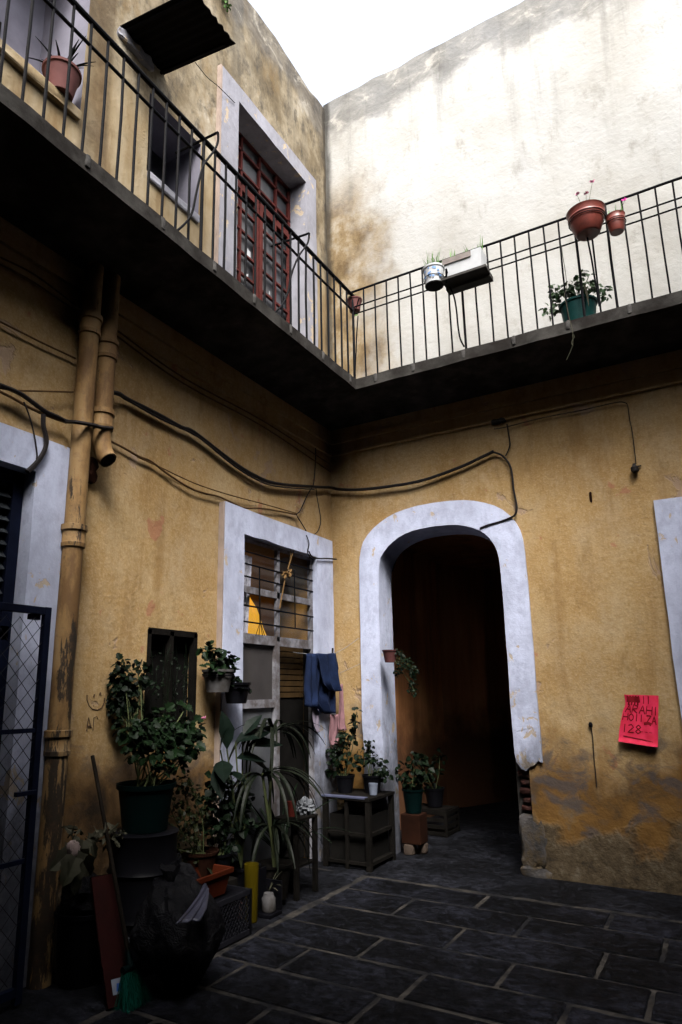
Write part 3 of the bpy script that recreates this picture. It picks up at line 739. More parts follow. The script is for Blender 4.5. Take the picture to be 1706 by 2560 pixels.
# ------------------------------------------------------------------ balcony
bal = root('balcony', (.66, -.66, 4.63), 'dark L-shaped concrete balcony with black iron railing around the courtyard corner', 'balcony')
mb = MB()
def edge_w(t): return .012*noise.noise(Vector((t*3, 1, 1)))+.006*noise.noise(Vector((t*12, 1, 1)))
pts = [(.68+edge_w(q), q) for q in [-9.45+i*.15 for i in range(59)]] + [(.68,-.68)] + [(q, -.68+edge_w(q+30)) for q in [.8+i*.15 for i in range(37)]]
vs = []; fs = []
for (x, y_) in pts:
    onl = y_ < -.681 or (x <= .70 and y_ < -.6)
    ix, iy = (0.01, y_) if x < .75 and y_ < -.69 else ((x, -0.01) if x > .75 else (.01, -.01))
    zb = 4.52 + .006*noise.noise(Vector((x*4, y_*4, 0))); zi = 4.44
    vs += [(ix, iy, 4.63), (x, y_, 4.63), (x, y_, zb), (x+(ix-x)*.5, y_+(iy-y_)*.5, zb-.03+.015*noise.noise(Vector((x*3, y_*3, 2)))), (ix, iy, zi)]
for i in range(len(pts)-1):
    for k_ in range(4): a = i*5+k_; fs.append((a, a+1, a+6, a+5))
mb.add(vs, fs); slab = mb.build('slab', M['slab'], bal, smooth=True)
# cement patches where the railing is set into the slab edge
for p in [(.684, y_) for y_ in (-.80,-1.34,-1.90,-2.43,-2.93,-3.47,-4.1,-4.7)]: mb = MB(); rough_block(mb, (p[0]-.02, p[1]-.018, 4.545), (p[0]+.006, p[1]+.018, 4.633), .006, 3); mb.build('cement_patch', M['patch'], slab)
for x in (.90,1.30,1.80,2.26,2.72,3.20,3.72,4.2): mb = MB(); rough_block(mb, (x-.018, -.69, 4.545), (x+.018, -.665, 4.633), .006, 3); mb.build('cement_patch', M['patch'], slab)
for k_ in range(42):
    y_ = -.66 - .1335*k_ if k_ else -.66
    thick = k_ in (0, 18); mb = MB(); mb.tube([(.66, y_, 4.60), (.66+random.uniform(-.004,.004), y_+random.uniform(-.005,.005), 5.1), (.66, y_, 5.585)], .013 if thick else .0100, 6)
    mb.build('baluster', M['iron'], bal, smooth=True)
for k_ in range(1, 36):
    x = .66 + .1292*k_; thick = k_ in (9, 17, 19, 27)
    mb = MB(); mb.tube([(x, -.66, 4.60), (x+random.uniform(-.005,.005), -.66+random.uniform(-.004,.004), 5.1), (x, -.66, 5.625)], .012 if thick else .0085, 6)
    mb.build('baluster', M['iron'], bal, smooth=True)
def wavy(p, q, n=24, a=.004):
    p = Vector(p); q = Vector(q); return [p.lerp(q, i/n)+Vector((noise.noise(Vector((i*.7,1,p.z))), noise.noise(Vector((i*.7,5,p.z))), noise.noise(Vector((i*.7,9,p.z)))))*a for i in range(n+1)]
for (p, q, r_) in (((.66,-9.4,5.59), (.66,-.50,5.59), .019), ((.66,-9.4,5.415), (.66,-.66,5.41), .0115), ((.60,-.66,5.632), (6.1,-.66,5.632), .0115),
                   ((.66,-.66,5.452), (6.1,-.66,5.452), .0075), ((.66,-.66,5.37), (6.1,-.66,5.37), .0075)):
    mb = MB(); mb.tube(wavy(p, q), r_, 8); mb.build('handrail' if r_ > .0115 or p[2] > 5.6 else 'rail', M['iron'], bal, smooth=True)
# braces
a8 = zm(340,230,5.6); b8 = zm(500,150,3.36); h8 = zm(1020,580,6.27); g8 = zm(1350,450,5.228)
def smooth_path(pts, n=6):
    pts = [Vector(p) for p in pts]; out_ = []
    for i in range(len(pts)-1):
        p0 = pts[max(i-1,0)]; p1 = pts[i]; p2 = pts[i+1]; p3 = pts[min(i+2,len(pts)-1)]
        for k_ in range(n):
            t = k_/n; out_.append(.5*((2*p1)+(p2-p0)*t+(2*p0-5*p1+4*p2-p3)*t*t+(3*p1-3*p2+p3-p0)*t**3))
    return out_+[pts[-1]]
def brace(z8, px, x0, x1, ax=0, sg=1, r_=.009):
    n = len(px); pts = [on(*z8(*p), ax, x0+(x1-x0)*(i/(n-1))**1.2) for i, p in enumerate(px)]
    mb = MB(); mb.tube(smooth_path(pts), r_, 6); return mb
mb = brace(a8, ((1150,565),(1148,700),(1090,830),(970,990),(915,1130),(850,1400),(790,1680),(700,1830),(570,1950)), .785, .66)
mb.tube([(.385,-3.07,5.60), (.785,-3.053,5.60)], .010, 6); mb.build('brace', M['iron'], bal, smooth=True)
mb = brace(b8, ((920,1455),(905,1540),(830,1650),(770,1800),(740,1950),(690,2060),(625,2125)), .779, .66)
mb.tube([(.383,-1.762,5.60), (.779,-1.731,5.60)], .010, 6); mb.build('brace', M['iron'], bal, smooth=True)
mb = brace(h8, ((655,860),(720,1000),(760,1200),(790,1500),(825,1680),(885,1800)), -.80, -.66, 1, r_=.008)
mb.tube([on(*h8(600,580),1,-.96), (1.72,-.66,5.30), (1.72,-.6,5.30)], .009, 6); mb.tube([on(*h8(600,580),1,-.96), on(*h8(610,800),1,-.9)], .008, 6)
mb.tube([on(*h8(655,860),1,-.80), (1.816,-.66,5.27)], .008, 6)
mb.build('brace', M['iron'], bal, smooth=True)
mb = brace(g8, ((620,750),(680,1050),(720,1300),(780,1650)), -.80, -.67, 1, r_=.008); mb.build('brace', M['iron'], bal, smooth=True)
c1 = zm(700,600,2.94)
mb = brace(c1, ((575,560),(565,700),(560,850),(552,1000)), -.72, -.67, 1, r_=.006); mb.tube([on(*c1(583,425),1,-.76), on(*c1(548,545),1,-.70)], .006, 6); mb.build('brace', M['iron'], bal, smooth=True)

# ------------------------------------------------------------------ things on the upper floor
def pot(mb, c, r0, r1, h, rim=.0, n=28, t=.008, M_=None):
    p = [(r0, 0), (r0+(r1-r0)*.5, h*.5), (r1, h-rim)]
    if rim: p += [(r1*1.07, h-rim+.002), (r1*1.09, h)]
    else: p += [(r1, h)]
    rt = p[-1][0]; p += [(rt-t, h), (r1-t*1.5, h-rim-.02), (r1*.9, h-.035)]
    return mb.lathe(p, c, n, M=M_)
def rvec(s=1): return Vector((random.uniform(-1,1), random.uniform(-1,1), random.uniform(-1,1)))*s
def leafcloud(mb, c, rad3, n, ln, shape='round', droop=.3, wd=1., ellip=True, bias=None):
    c = Vector(c)
    for _ in range(n):
        while True:
            q = rvec()
            if q.length <= 1: break
        p = c + Vector((q.x*rad3[0], q.y*rad3[1], q.z*rad3[2]))
        d = (Vector((q.x, q.y, q.z*.4)) + rvec(.7) - Vector((0,0,droop))); nr = Vector((.35,-.35,1)) + rvec(.8)
        l = ln*random.uniform(.6, 1.25); mb.leaf(p, d, nr, l, l*wd*random.uniform(.8,1.1), shape, random.uniform(.05,.25))
    return mb
def arcs(mb, c, n, ln, wd, spread=1., up=.9, grav=1.6, seg=9, az=None, h0=0):
    c = Vector(c)
    for i in range(n):
        a = random.uniform(*(az or (0, 2*pi))); l = ln*random.uniform(.6, 1.15); u = up*random.uniform(.6, 1.2)
        d = Vector((cos(a)*spread, sin(a)*spread, u)).normalized(); p = c+Vector((0,0,random.uniform(0,h0))); pts = [p.copy()]; g = grav*random.uniform(.6,1.3)
        for k_ in range(seg):
            d = (d + Vector((0,0,-g/seg))).normalized(); p = p + d*l/seg; pts.append(p.copy())
        mb.strap(pts, wd*random.uniform(.7,1.2))
    return mb
def grass(mb, c, r, n, h):
    for _ in range(n):
        a = random.uniform(0, 2*pi); q = r*random.random()**.5; p = Vector(c)+Vector((q*cos(a), q*sin(a), 0)); t = p+Vector((random.uniform(-.3,.3)*h, random.uniform(-.3,.3)*h, h*random.uniform(.5,1.2)))
        mb.strap([p, p.lerp(t,.5)+rvec(.01), t], .008)
    return mb
def bloom(mb, c, r, n=8):
    for _ in range(n):
        d = rvec(); d.z = abs(d.z); mb.leaf(c, d, rvec(), r*random.uniform(.7,1.2), r*.7, 'round', .2)
    return mb
def stems(mb, c, tops, r=.004, base=.03):
    c = Vector(c)
    for t in tops:
        t = Vector(t); b = c+Vector((random.uniform(-base,base), random.uniform(-base,base), 0)); mid = b.lerp(t,.5)+rvec(.03*(t-b).length*2)
        mb.tube(smooth_path([b, mid, t], 4), r, 5)
    return mb

# white and blue enamel pot on the far railing
r0 = root('potted_plant', (1.605,-.81,5.285), 'round white and blue pot on the railing left of the white trough', 'potted plant', 'pots hung on the railing')
mb = MB(); pot(mb, (1.605,-.81,5.285), .082, .097, .185, .02); pt = mb.build('pot', M['white_pl'], r0, smooth=True)
mb = MB()
for a in (2.1,3.6,4.1,4.6,5.1,5.6):
    for k_ in range(4):
        aa = a+random.uniform(-.12,.12); z_ = 5.285+random.uniform(.05,.15); rr = .0945
        p = Vector((1.605+rr*cos(aa), -.81+rr*sin(aa), z_)); nrm = Vector((cos(aa), sin(aa), 0)); tt = Vector((-sin(aa), cos(aa), 0))
        s_ = random.uniform(.008,.016); q = [p+tt*s_*cos(g)+Vector((0,0,1))*s_*sin(g)+nrm*.002 for g in (0,1,2,3,4,5)]; mb.add(q, [tuple(range(6))])
mb.build('blue_pattern', simple('blue_glaze', (.12,.22,.42), .4), pt)
mb = MB(); mb.lathe([(.086,0),(.088,.012)], (1.605,-.81,5.283), 28); mb.build('saucer', M['dark_wood'], pt)
mb = MB(); grass(mb, (1.605,-.81,5.45), .08, 60, .17); mb.build('foliage', M['leaf_lt'], r0)
mb = MB(); mb.lathe([(.088,0),(.088,.005)], (1.605,-.81,5.452), 20); mb.build('soil', M['soil'], r0)
# white trough planter on bracket
r0 = root('planter_box', (1.90,-.80,5.27), 'long white plastic trough planter with thin grass on the far railing', 'planter', 'pots hung on the railing')
mb = MB(); x0, x1, y0, y1, z0, z1 = 1.735, 2.095, -.92, -.73, 5.275, 5.455
for (k_, e) in ((0, 0),):
    vs = [(x0+.015,y0+.02,z0),(x1-.015,y0+.02,z0),(x1-.015,y1-.02,z0),(x0+.015,y1-.02,z0),(x0,y0,z1),(x1,y0,z1),(x1,y1,z1),(x0,y1,z1),(x0+.012,y0+.012,z1),(x1-.012,y0+.012,z1),(x1-.012,y1-.012,z1),(x0+.012,y1-.012,z1),(x0+.02,y0+.02,z1-.03),(x1-.02,y0+.02,z1-.03),(x1-.02,y1-.02,z1-.03),(x0+.02,y1-.02,z1-.03)]
    mb.add(vs, [(3,2,1,0),(0,1,5,4),(1,2,6,5),(2,3,7,6),(3,0,4,7),(4,5,9,8),(5,6,10,9),(6,7,11,10),(7,4,8,11),(8,9,13,12),(9,10,14,13),(10,11,15,14),(11,8,12,15)])
mb.build('trough', M['white_pl'], r0, bevel=.004)
mb = MB(); mb.box((x0+.02,y0+.02,z1-.03),(x1-.02,y1-.02,z1-.022)); mb.build('soil', M['soil'], r0)
mb = MB(); grass(mb, (1.80,-.82,z1-.02), .05, 14, .14); grass(mb, (1.95,-.82,z1-.02), .06, 12, .12); grass(mb, (2.05,-.82,z1-.02), .03, 8, .16)
mb.build('foliage', M['leaf_lt'], r0)
mb = MB(); mb.box((1.73,y0-.004,5.395),(2.0,y0-.001,5.45)); mb.build('dark_stripe', M['grey_pl'], r0)
mb = MB(); mb.box((1.71,-.93,5.235),(2.13,-.70,5.262)); mb.box((1.71,-.80,5.21),(2.13,-.70,5.236)); o = mb.build('shelf', simple('grey_shelf_board', (.04,.038,.035), .9), None, (1.92,-.81,5.235), bevel=.003)
tag(o, 'dark wooden shelf board under the white trough planter on the far railing', 'shelf')
# large red bowl and small red pot
g8_ = lambda x, y, yy: on(*g8(x, y), 1, yy)
def redpot(c, r_b, r_t, h, label, n_gr, blooms, hh):
    r0 = root('potted_plant', c, label, 'potted plant', 'pots hung on the railing'); c = Vector(c)
    mb = MB(); mb.lathe([(r_b*.9,0),(r_b,.01),(r_b+(r_t-r_b)*.55,h*.45),(r_t*.93,h*.68),(r_t*.97,h*.70),(r_t*.97,h*.74),(r_t*.95,h*.76),(r_t*.99,h*.96),(r_t*1.03,h),(r_t*.95,h),(r_t*.88,h-.04)], c, 36)
    mb.build('pot', M['terracotta'], r0, smooth=True)
    mb = MB(); mb.lathe([(r_t*.90,0),(r_t*.90,.004)], c+Vector((0,0,h-.04)), 24); mb.build('soil', M['soil'], r0)
    mb = MB(); grass(mb, c+Vector((0,0,h-.04)), r_t*.8, n_gr, hh); leafcloud(mb, c+Vector((0,0,h)), (r_t*.8,r_t*.8,.02), n_gr//2, .03); mb.build('foliage', M['leaf_lt'], r0)
    for p, mm in blooms:
        mb = MB(); mb.tube([c+Vector((0,0,h-.04)), Vector(p)-Vector((0,0,.01))], .002, 4); st = mb.build('stem', M['stem'], r0)
        mb = MB(); bloom(mb, p, .024); mb.build('flower', M[mm], r0)
redpot((2.975,-.84,5.275), .098, .152, .215, 'large round red plastic bowl pot hung on the far railing', 24, [(g8_(490,190,-.84),'petal'), (g8_(605,180,-.84),'petal'), (g8_(683,30,-.84),'petal')], .07)
redpot((3.19,-.80,5.235), .055, .074, .155, 'small red pot with magenta flower hung beside the large red bowl pot', 16, [(g8_(1105,265,-.80),'petal_m')], .12)
# dark ring holders of the two
mb = MB()
for (c, r_) in (((2.975,-.84,5.40), .142), ((3.19,-.80,5.32), .075), ((1.605,-.81,5.36), .096)):
    mb.tube([Vector(c)+Vector((r_*cos(a*pi/12), r_*sin(a*pi/12), 0)) for a in range(25)], .004, 5)
mb.build('pot_rings', M['iron'], bal)
# green tub plant standing on the slab
r0 = root('potted_plant', (2.79,-.45,4.635), 'bushy ivy in a teal tub on the balcony floor under the red bowl', 'potted plant')
mb = MB(); pot(mb, (2.79,-.45,4.635), .125, .15, .25, .02); mb.build('pot', M['teal_up'], r0, smooth=True)
mb = MB()
for (c, rr, n_) in ((g8_(230,1430,-.45), .06, 22), (g8_(330,1450,-.5), .06, 22), (g8_(450,1420,-.45), .07, 30), (g8_(600,1450,-.45), .08, 30), (g8_(700,1420,-.45), .06, 22), (g8_(830,1430,-.45), .04, 9), (g8_(870,1520,-.45), .03, 6), (g8_(210,1600,-.5), .05, 16), (g8_(120,1720,-.5), .06, 16), (g8_(540,1230,-.45), .035, 10), (g8_(530,1330,-.45), .05, 14), (g8_(645,1240,-.45), .02, 3)):
    leafcloud(mb, c, (rr,rr,rr), n_, .05, 'lobed', .5)
mb.build('foliage', M['leaf_up'], r0)
mb = MB(); stems(mb, (2.79,-.45,4.86), [g8_(540,1180,-.45), g8_(645,1240,-.45), g8_(210,1430,-.45), g8_(860,1500,-.45), g8_(120,1750,-.5)], .004); mb.build('stem', M['stem'], r0)
mb = MB(); mb.strap([g8_(580,1370,-.60), g8_(610,1500,-.61), g8_(640,1660,-.61)], .035); mb.build('dry_leaf', M['dry'], r0)
# dangling dry creeper
pts = smooth_path([on(*g8(*p), 1, -.75) for p in ((285,870),(300,1000),(335,1200),(350,1400),(322,1500),(350,1640),(385,1800),(425,1960),(432,2060),(430,2150),(400,2240),(350,2350))], 4)
mb = MB(); mb.tube(pts, .003, 5); mb.tube([pts[30]+rvec(.004) if i == 0 else pts[min(len(pts)-1,30+i)]+Vector((.012*sin(i),0,0)) for i in range(8)], .003, 5)
o = mb.build('dry_creeper', M['dry'], None, tuple(pts[0])); tag(o, 'thin pale dry creeper dangling over the edge of the far balcony', 'creeper')
# small pink pot in the inside corner of the railing
cc = on(*c1(550,480), 1, -.60); cc.z -= .07
r0 = root('potted_plant', tuple(cc), 'small pink pot with green sprig in the corner of the balcony railing', 'potted plant')
mb = MB(); pot(mb, cc, .055, .075, .13, .015); mb.build('pot', M['pink'], r0, smooth=True)
mb = MB(); leafcloud(mb, cc+Vector((0,0,.15)), (.06,.06,.035), 22, .035); leafcloud(mb, cc+Vector((0,0,-.02)), (.05,.05,.03), 8, .03); mb.build('foliage', M['leaf_lt'], r0)
# pink pot in the niche at the left
r0 = root('potted_plant', (-.01,-3.835,5.668), 'pink pot with thin aloe leaves on the stone ledge of the upper left niche', 'potted plant')
mb = MB(); pot(mb, (-.01,-3.835,5.668), .085, .125, .20, .02); mb.build('pot', M['pink'], r0, smooth=True)
mb = MB(); arcs(mb, (-.01,-3.835,5.85), 16, .28, .018, .6, 1., .7); mb.build('foliage', M['leaf_blue'], r0)
mb = MB(); mb.lathe([(.11,0),(.11,.004)], (-.01,-3.835,5.845), 20); mb.build('soil', M['soil'], r0)
# sheet-metal awning
mb = MB(); ca = on(*c8(680,790), 1, -2.85) if 'c8' in globals() else L(*zm(250,0,4.238)(680,790))
c8 = zm(250,0,4.238); p_in_f = L(*c8(680,790)); p_in_n = L(*c8(225,330)); p_out_f = on(*c8(1435,465), 1, -2.85)
dx = p_out_f.x; zo = p_out_f.z
vs = []; fs = []; n_ = 40
for i in range(n_+1):
    yy = -3.36+(.51)*i/n_; wv = .004*sin(i*pi/2.5)
    vs += [(0.0, yy, p_in_f.z+wv+.0), (dx+.006*sin(i), yy, zo+wv)]
fs = [(2*i, 2*i+1, 2*i+3, 2*i+2) for i in range(n_)]
mb.add(vs, fs); o = mb.build('awning', M['black'], None, (0,-3.1,p_in_f.z), solid=.006); tag(o, 'black corrugated sheet awning on the upper left wall seen from below', 'awning')
for yy in (-3.32,-2.89): mb = MB(); mb.bar((0,yy,p_in_f.z-.02), (dx*.9,yy,zo), .02); mb.build('support_bar', M['iron'], o)
mb = MB(); rough_block(mb, (-.01,-3.38,p_in_f.z-.12), (.035,-3.0,p_in_f.z-.03), .02, 7); mb.build('mortar_lump', M['white_up'], lw, smooth=True)
# weeds on top of the upper wall
mb = MB(); p = L(560,12); leafcloud(mb, p+Vector((.03,0,.0)), (.03,.05,.06), 26, .04); o = mb.build('wall_weed', M['leaf_lt'], None, tuple(p)); tag(o, 'small green weed growing from the top of the stained upper left wall', 'weed')
# thin wire along the upper wall to the red door
def wire(pts, r_, label, m_='cable', name='cable', cat='cable', seg=5):
    pts = smooth_path(pts, seg); mb = MB(); mb.tube(pts, r_, 6); o = mb.build(name, M[m_], None, tuple(pts[0]), smooth=True); tag(o, label, cat); return o
wire([L(*c8(1010,660), .03), L(*c8(1140,820), .03), L(*c8(1260,920), .07), L(*c8(1430,1090), .06)], .004, 'thin wire crossing the upper wall to the white frame of the red door')

# ------------------------------------------------------------------ pipes and cables
def pipe(x, y, zs_, rr, label, collars, slant=None, open_end=False, lean=0):
    r0 = root('drainpipe', (x, y, zs_[0]), label, 'drainpipe', 'clay drainpipes on the left wall')
    pts = [Vector((x, y+lean*(1-(zs_[0]+(zs_[1]-zs_[0])*i/24)/4.5), zs_[0]+(zs_[1]-zs_[0])*i/24)) for i in range(25)]
    mb = MB(); rad_ = [rr*(1+.03*noise.noise(Vector((i*.8, x, y)))) for i in range(25)]
    mb.tube(pts, rad_, 20, cap=not open_end); mb.build('pipe', M['pipe'], r0, smooth=True)
    for z_ in collars:
        yy = y+lean*(1-z_/4.5)
        mb = MB(); mb.lathe([(rr*1.02,-.075),(rr*1.16,-.07),(rr*1.18,-.045),(rr*1.12,-.04),(rr*1.12,.03),(rr*1.28,.036),(rr*1.28,.07),(rr*1.02,.075)], (x, yy, z_), 22); mb.build('collar', M['pipe'], r0, smooth=True)
    return r0
pipe(.085, -3.51, (0, 4.46), .064, 'tall ochre clay drainpipe running down to the ground beside the left door frame', (4.0, 2.52, 1.27), lean=-.035)
r0 = pipe(.095, -3.365, (3.26, 4.46), .064, 'short ochre drainpipe ending in an open spout high on the left wall', (3.88, 3.36))
mb = MB(); n_ = 10; pts = [Vector((.095,-3.365,3.30)), Vector((.097,-3.365,3.22)), Vector((.11,-3.358,3.15)), Vector((.13,-3.35,3.10)), Vector((.155,-3.345,3.07))]
mb.tube(pts, [.064,.064,.063,.063,.060], 20, cap=False); mb.tube(pts[::-1], [.05,.052,.053,.053,.053], 20, cap=False); mb.build('spout', M['pipe'], r0, smooth=True)
mb = MB(); mb.lathe([(.050,0),(.050,.002)], (0,0,0), 20, M=Matrix.Translation((.150,-3.3465,3.072)) @ Vector((.025,.005,-.03)).to_track_quat('Z','Y').to_matrix().to_4x4()); mb.build('dark_mouth', M['black'], r0)
mb = MB(); rough_block(mb, (-.01,-3.41,2.93), (.05,-3.33,3.1), .02, 4); mb.build('mortar_stain', M['rust_wood'], lw, smooth=True)

c3 = zm(0,600,1.7422); c7 = zm(1200,950,3.0988)
wire([L(*c3(*p), .07 if i < 2 else .045) for i, p in enumerate(((475,662),(520,670),(560,695),(700,765),(790,815),(850,840),(1000,955),(1100,1020),(1200,1060),(1370,1075),(1440,1078)))]
     + [B(*p, -.05) for p in ((850,1223),(900,1224),(980,1215),(1060,1200),(1150,1168),(1200,1145),(1235,1128))], .016, 'thick black cable sagging across the left wall and on over the arch')
wire([L(*c3(*p), .05) for p in ((570,705),(700,778),(860,855),(1000,967),(1100,1033),(1200,1072),(1370,1086))], .008, 'thinner black cable hanging just under the thick sagging one')
wire([L(*c3(*p), .06) for p in ((0,632),(60,655),(100,676),(150,712),(200,748),(250,770),(290,790))] + [L(*c3(*p), .165) for p in ((330,793),(400,805))] + [L(*c3(*p), .16) for p in ((440,815),(490,820))], .014, 'brown cable bundle tied across the two drainpipes at the left')
wire([L(*c3(*p), .05) for p in ((0,660),(60,690),(130,730),(200,762),(290,795))], .009, 'second thin cable in the bundle above the left door', 'cable_b')
wire([L(*c3(*p), .05) for p in ((0,645),(70,655),(180,658),(320,662))], .006, 'thin cable running level to the tall drainpipe', 'cable_b')
wire([L(*c3(*p), .06) for p in ((105,705),(130,770),(150,850),(162,930),(160,955))], .005, 'thin black wire dropping to the top of the left door')
wire([L(*c3(*p), .07) for p in ((190,760),(190,810),(203,870),(195,915),(165,965),(120,1010))], .016, 'bent black hose curving down over the left white door frame', name='hose', cat='hose')
wire([L(*c3(*p), .05) for p in ((492,690),(487,730),(490,790),(484,825))], .008, 'short dark cable beside the short drainpipe')
wire([L(*c3(*p), .03) for p in ((485,878),(540,905),(600,940),(660,965),(740,1025),(850,1090),(960,1120),(1060,1165),(1150,1170),(1290,1195))], .008, 'thin ochre-painted wire sagging over the white framed glazed door', 'cable_b')
wire([L(*c3(*p), .03) for p in ((600,945),(700,990),(850,1060),(1000,1110),(1150,1150),(1290,1190))], .005, 'second ochre-painted wire meeting the hook over the glazed door', 'cable_b')
wire([L(*c3(*p), .03) for p in ((0,355),(100,405),(200,455),(330,515))], .006, 'faint wire sloping along the left wall under the balcony', 'cable_b')
for (a, b_, q) in ((((0,75),(150,150),(330,285)), ((500,385),(800,600),(1150,790),(1450,985)), 0), (((0,105),(150,185),(330,310)), ((500,410),(800,625),(1150,815),(1440,1010)), 1)):
    wire([L(*c3(*p), .03) for p in a], .006, 'upper of two faint wires above the drainpipes' if not q else 'lower of two faint wires above the drainpipes', 'cable_b')
    wire([L(*c3(*p), .04) for p in b_], .007, 'upper faint wire following the moulding under the left balcony' if not q else 'lower faint wire following the moulding under the left balcony', 'cable_b')
c1w = lambda x, y: c1(x, y)
wire([L(*c1(*p), .04) for p in ((262,1530),(262,1620),(250,1780),(235,1820))], .006, 'wire coming down the corner to the thick cable')
wire([L(*c1(*p), .04) for p in ((235,1820),(200,1880),(150,1990),(125,2020),(165,2090),(200,2160),(215,2290),(220,2340))], .006, 'tangled wire hanging from the thick cable to the top of the glazed door')
wire([L(*c1(*p), .04) for p in ((265,1820),(275,1900),(300,2050),(285,2130),(250,2165),(215,2165))], .005, 'loop of wire near the corner above the glazed door')
wire([L(*c1(*p), .07) for p in ((195,2170),(215,2230),(205,2300),(240,2350))], .006, 'short knotted wire over the lintel of the glazed door')
wire([L(*b4(*p), .075) for p in ((855,560),(880,600),(930,615),(1000,615),(1070,622))], .008, 'twisted wire with knots across the right jamb of the glazed door')
wire([B(*c7(*p), -.04) for p in ((110,560),(180,590),(240,680),(262,850),(285,970),(275,1040),(230,1070),(150,1100),(60,1125),(0,1150))] , .010, 'black cable hooking down from the wall onto the white arch')
wire([B(*c7(*p), -.03) for p in ((110,380),(200,365),(500,290),(800,232),(1050,175),(1120,175),(1145,200),(1160,300),(1180,400),(1200,560),(1210,650))], .0045, 'thin cable running right under the far balcony and dropping to a lamp socket')
wire([B(*c7(*p), -.03) for p in ((210,340),(225,430),(232,510),(200,590))], .007, 'short wire above the cable hook over the arch')
mb = MB(); p = B(*c7(1200,690), -.04); mb.lathe([(.018,-.03),(.03,-.02),(.032,.015),(.018,.03),(.012,.05)], p, 14); mb.bar(p+Vector((.01,.0,.02)), p+Vector((.05,.03,.03)), .01)
o = mb.build('lamp_socket', M['cable'], None, tuple(p), smooth=True); tag(o, 'small black empty lamp socket hanging on the right wall', 'lamp socket')
mb = MB()
rough_block(mb, B(*c7(95,340), -.0)+Vector((0,-.05,-.02)), B(*c7(95,340), 0)+Vector((.14,-.0,.03)), .01, 4); o = mb.build('junction_box', M['slab'], None, tuple(B(*c7(110,350)))); tag(o, 'dark junction box under the far balcony where cables meet', 'junction box')
# wall nails and hanging string by the poster
nz = zm(850,1200,1.832)
o = wire([B(*nz(*p), -.012) for p in ((1150,1122),(1158,1180),(1163,1260),(1170,1330),(1177,1408))], .004, 'dark string hanging from a nail on the right ochre wall', name='string', cat='string')
mb = MB(); p = B(*nz(1150,1120)); mb.lathe([(.014,-.02),(.018,0),(.010,.02)], p+Vector((0,-.015,0)), 10); mb.build('nail', M['iron'], o)
mb = MB(); p = B(*c7(860,905)); rough_block(mb, p+Vector((-.012,-.012,-.05)), p+Vector((.012,.004,.045)), .008, 3); mb.build('rusty_bracket', M['rust_wood'], bw)

# ------------------------------------------------------------------ red poster
pz = zm(1530,1710,10.453)
A_ = B(*pz(320,275)); B_ = B(*pz(1225,300)); C_ = B(*pz(1215,1640)); D_ = B(*pz(205,1490))
def sheetpt(u, v, off=0):
    a = A_.lerp(B_, u); d = D_.lerp(C_, u); p = a.lerp(d, v)
    if v < .35: p.x -= -.0 + .012*(1-u)*sin(v/.35*pi)*-1
    out_ = .012 + .035*v*v + .010*sin(u*7+v*3)*.5 + .004*sin(u*19-v*9) + .012*max(0, .25-u)*4*max(0,(v-.1))*0
    if v > .93: out_ += (v-.93)*.25
    return Vector((p.x + (.006*sin(v*6) if u < .05 else 0), -out_-off, p.z))
mb = MB(); vs = []; fs = []; nu, nv = 16, 22
for j in range(nv+1):
    for i in range(nu+1): vs.append(sheetpt(i/nu, j/nv))
for j in range(nv):
    for i in range(nu): q = j*(nu+1)+i; fs.append((q, q+1, q+nu+2, q+nu+1))
m_, t_, b_ = mat('red_paper', .75, 0, .2); n_ = NT(t_)
colr = n_.ramp(n_.noise(14, 5, .6), (.3, (.40,.010,.032)), (.7, (.56,.022,.075))); t_.links.new(colr, b_.inputs['Base Color'])
M['paper'] = m_
poster = mb.add(vs, fs).build('poster', M['paper'], None, tuple(A_), smooth=True); tag(poster, 'bright red handwritten paper notice stuck on the right ochre wall', 'poster')
inkm = simple('dark_red_ink', (.12,.003,.007), .8, var=.3)
def stroke(mb, pts, w=.02):
    P_ = [Vector((p[0], p[1])) for p in pts]; vs = []
    dense = []
    for a, b2 in zip(P_, P_[1:]):
        for k_ in range(4): dense.append(a.lerp(b2, k_/4))
    dense.append(P_[-1]); fs = []
    for i, p in enumerate(dense):
        t = (dense[min(i+1,len(dense)-1)]-dense[max(i-1,0)]); t = t.normalized() if t.length > 0 else Vector((1,0)); nn = Vector((-t.y, t.x))*w/2
        a = p+nn; b2 = p-nn; vs += [sheetpt(a.x, a.y, .0015), sheetpt(b2.x, b2.y, .0015)]
    fs = [(2*i, 2*i+1, 2*i+3, 2*i+2) for i in range(len(dense)-1)]
    mb.add(vs, fs)
GL = {'A':[((0,1),(.5,0),(1,1)),((.2,.6),(.8,.6))],'R':[((0,1),(0,0),(.8,.15),(.7,.45),(0,.5),(.9,1))],'H':[((0,0),(0,1)),((1,0),(1,1)),((0,.5),(1,.5))],'I':[((.4,0),(.4,1))],
      'O':[((.5,0),(.05,.3),(.05,.7),(.5,1),(.95,.7),(.95,.3),(.5,0))],'M':[((0,1),(.1,0),(.5,.7),(.9,0),(1,1))],'Z':[((0,0),(1,0),(0,1),(1,1))],'N':[((0,1),(0,0),(1,1),(1,0))],'-':[((.1,.5),(.9,.55))],
      '1':[((.4,0),(.4,1))],'2':[((0,.15),(.5,0),(.9,.3),(0,1),(1,.95))],'8':[((.5,.5),(.1,.25),(.5,0),(.9,.25),(.5,.5),(.05,.78),(.5,1),(.95,.78),(.5,.5))]}
mb = MB()
def word(s_, u, v, w, h, gap=.03, sl=0, wd=.027):
    for ch in s_:
        if ch in GL:
            for st in GL[ch]: stroke(mb, [(u+p[0]*w, v+p[1]*h+sl*(u+p[0]*w)) for p in st], wd)
        u += (w*.75 if ch in 'I1' else w)+gap
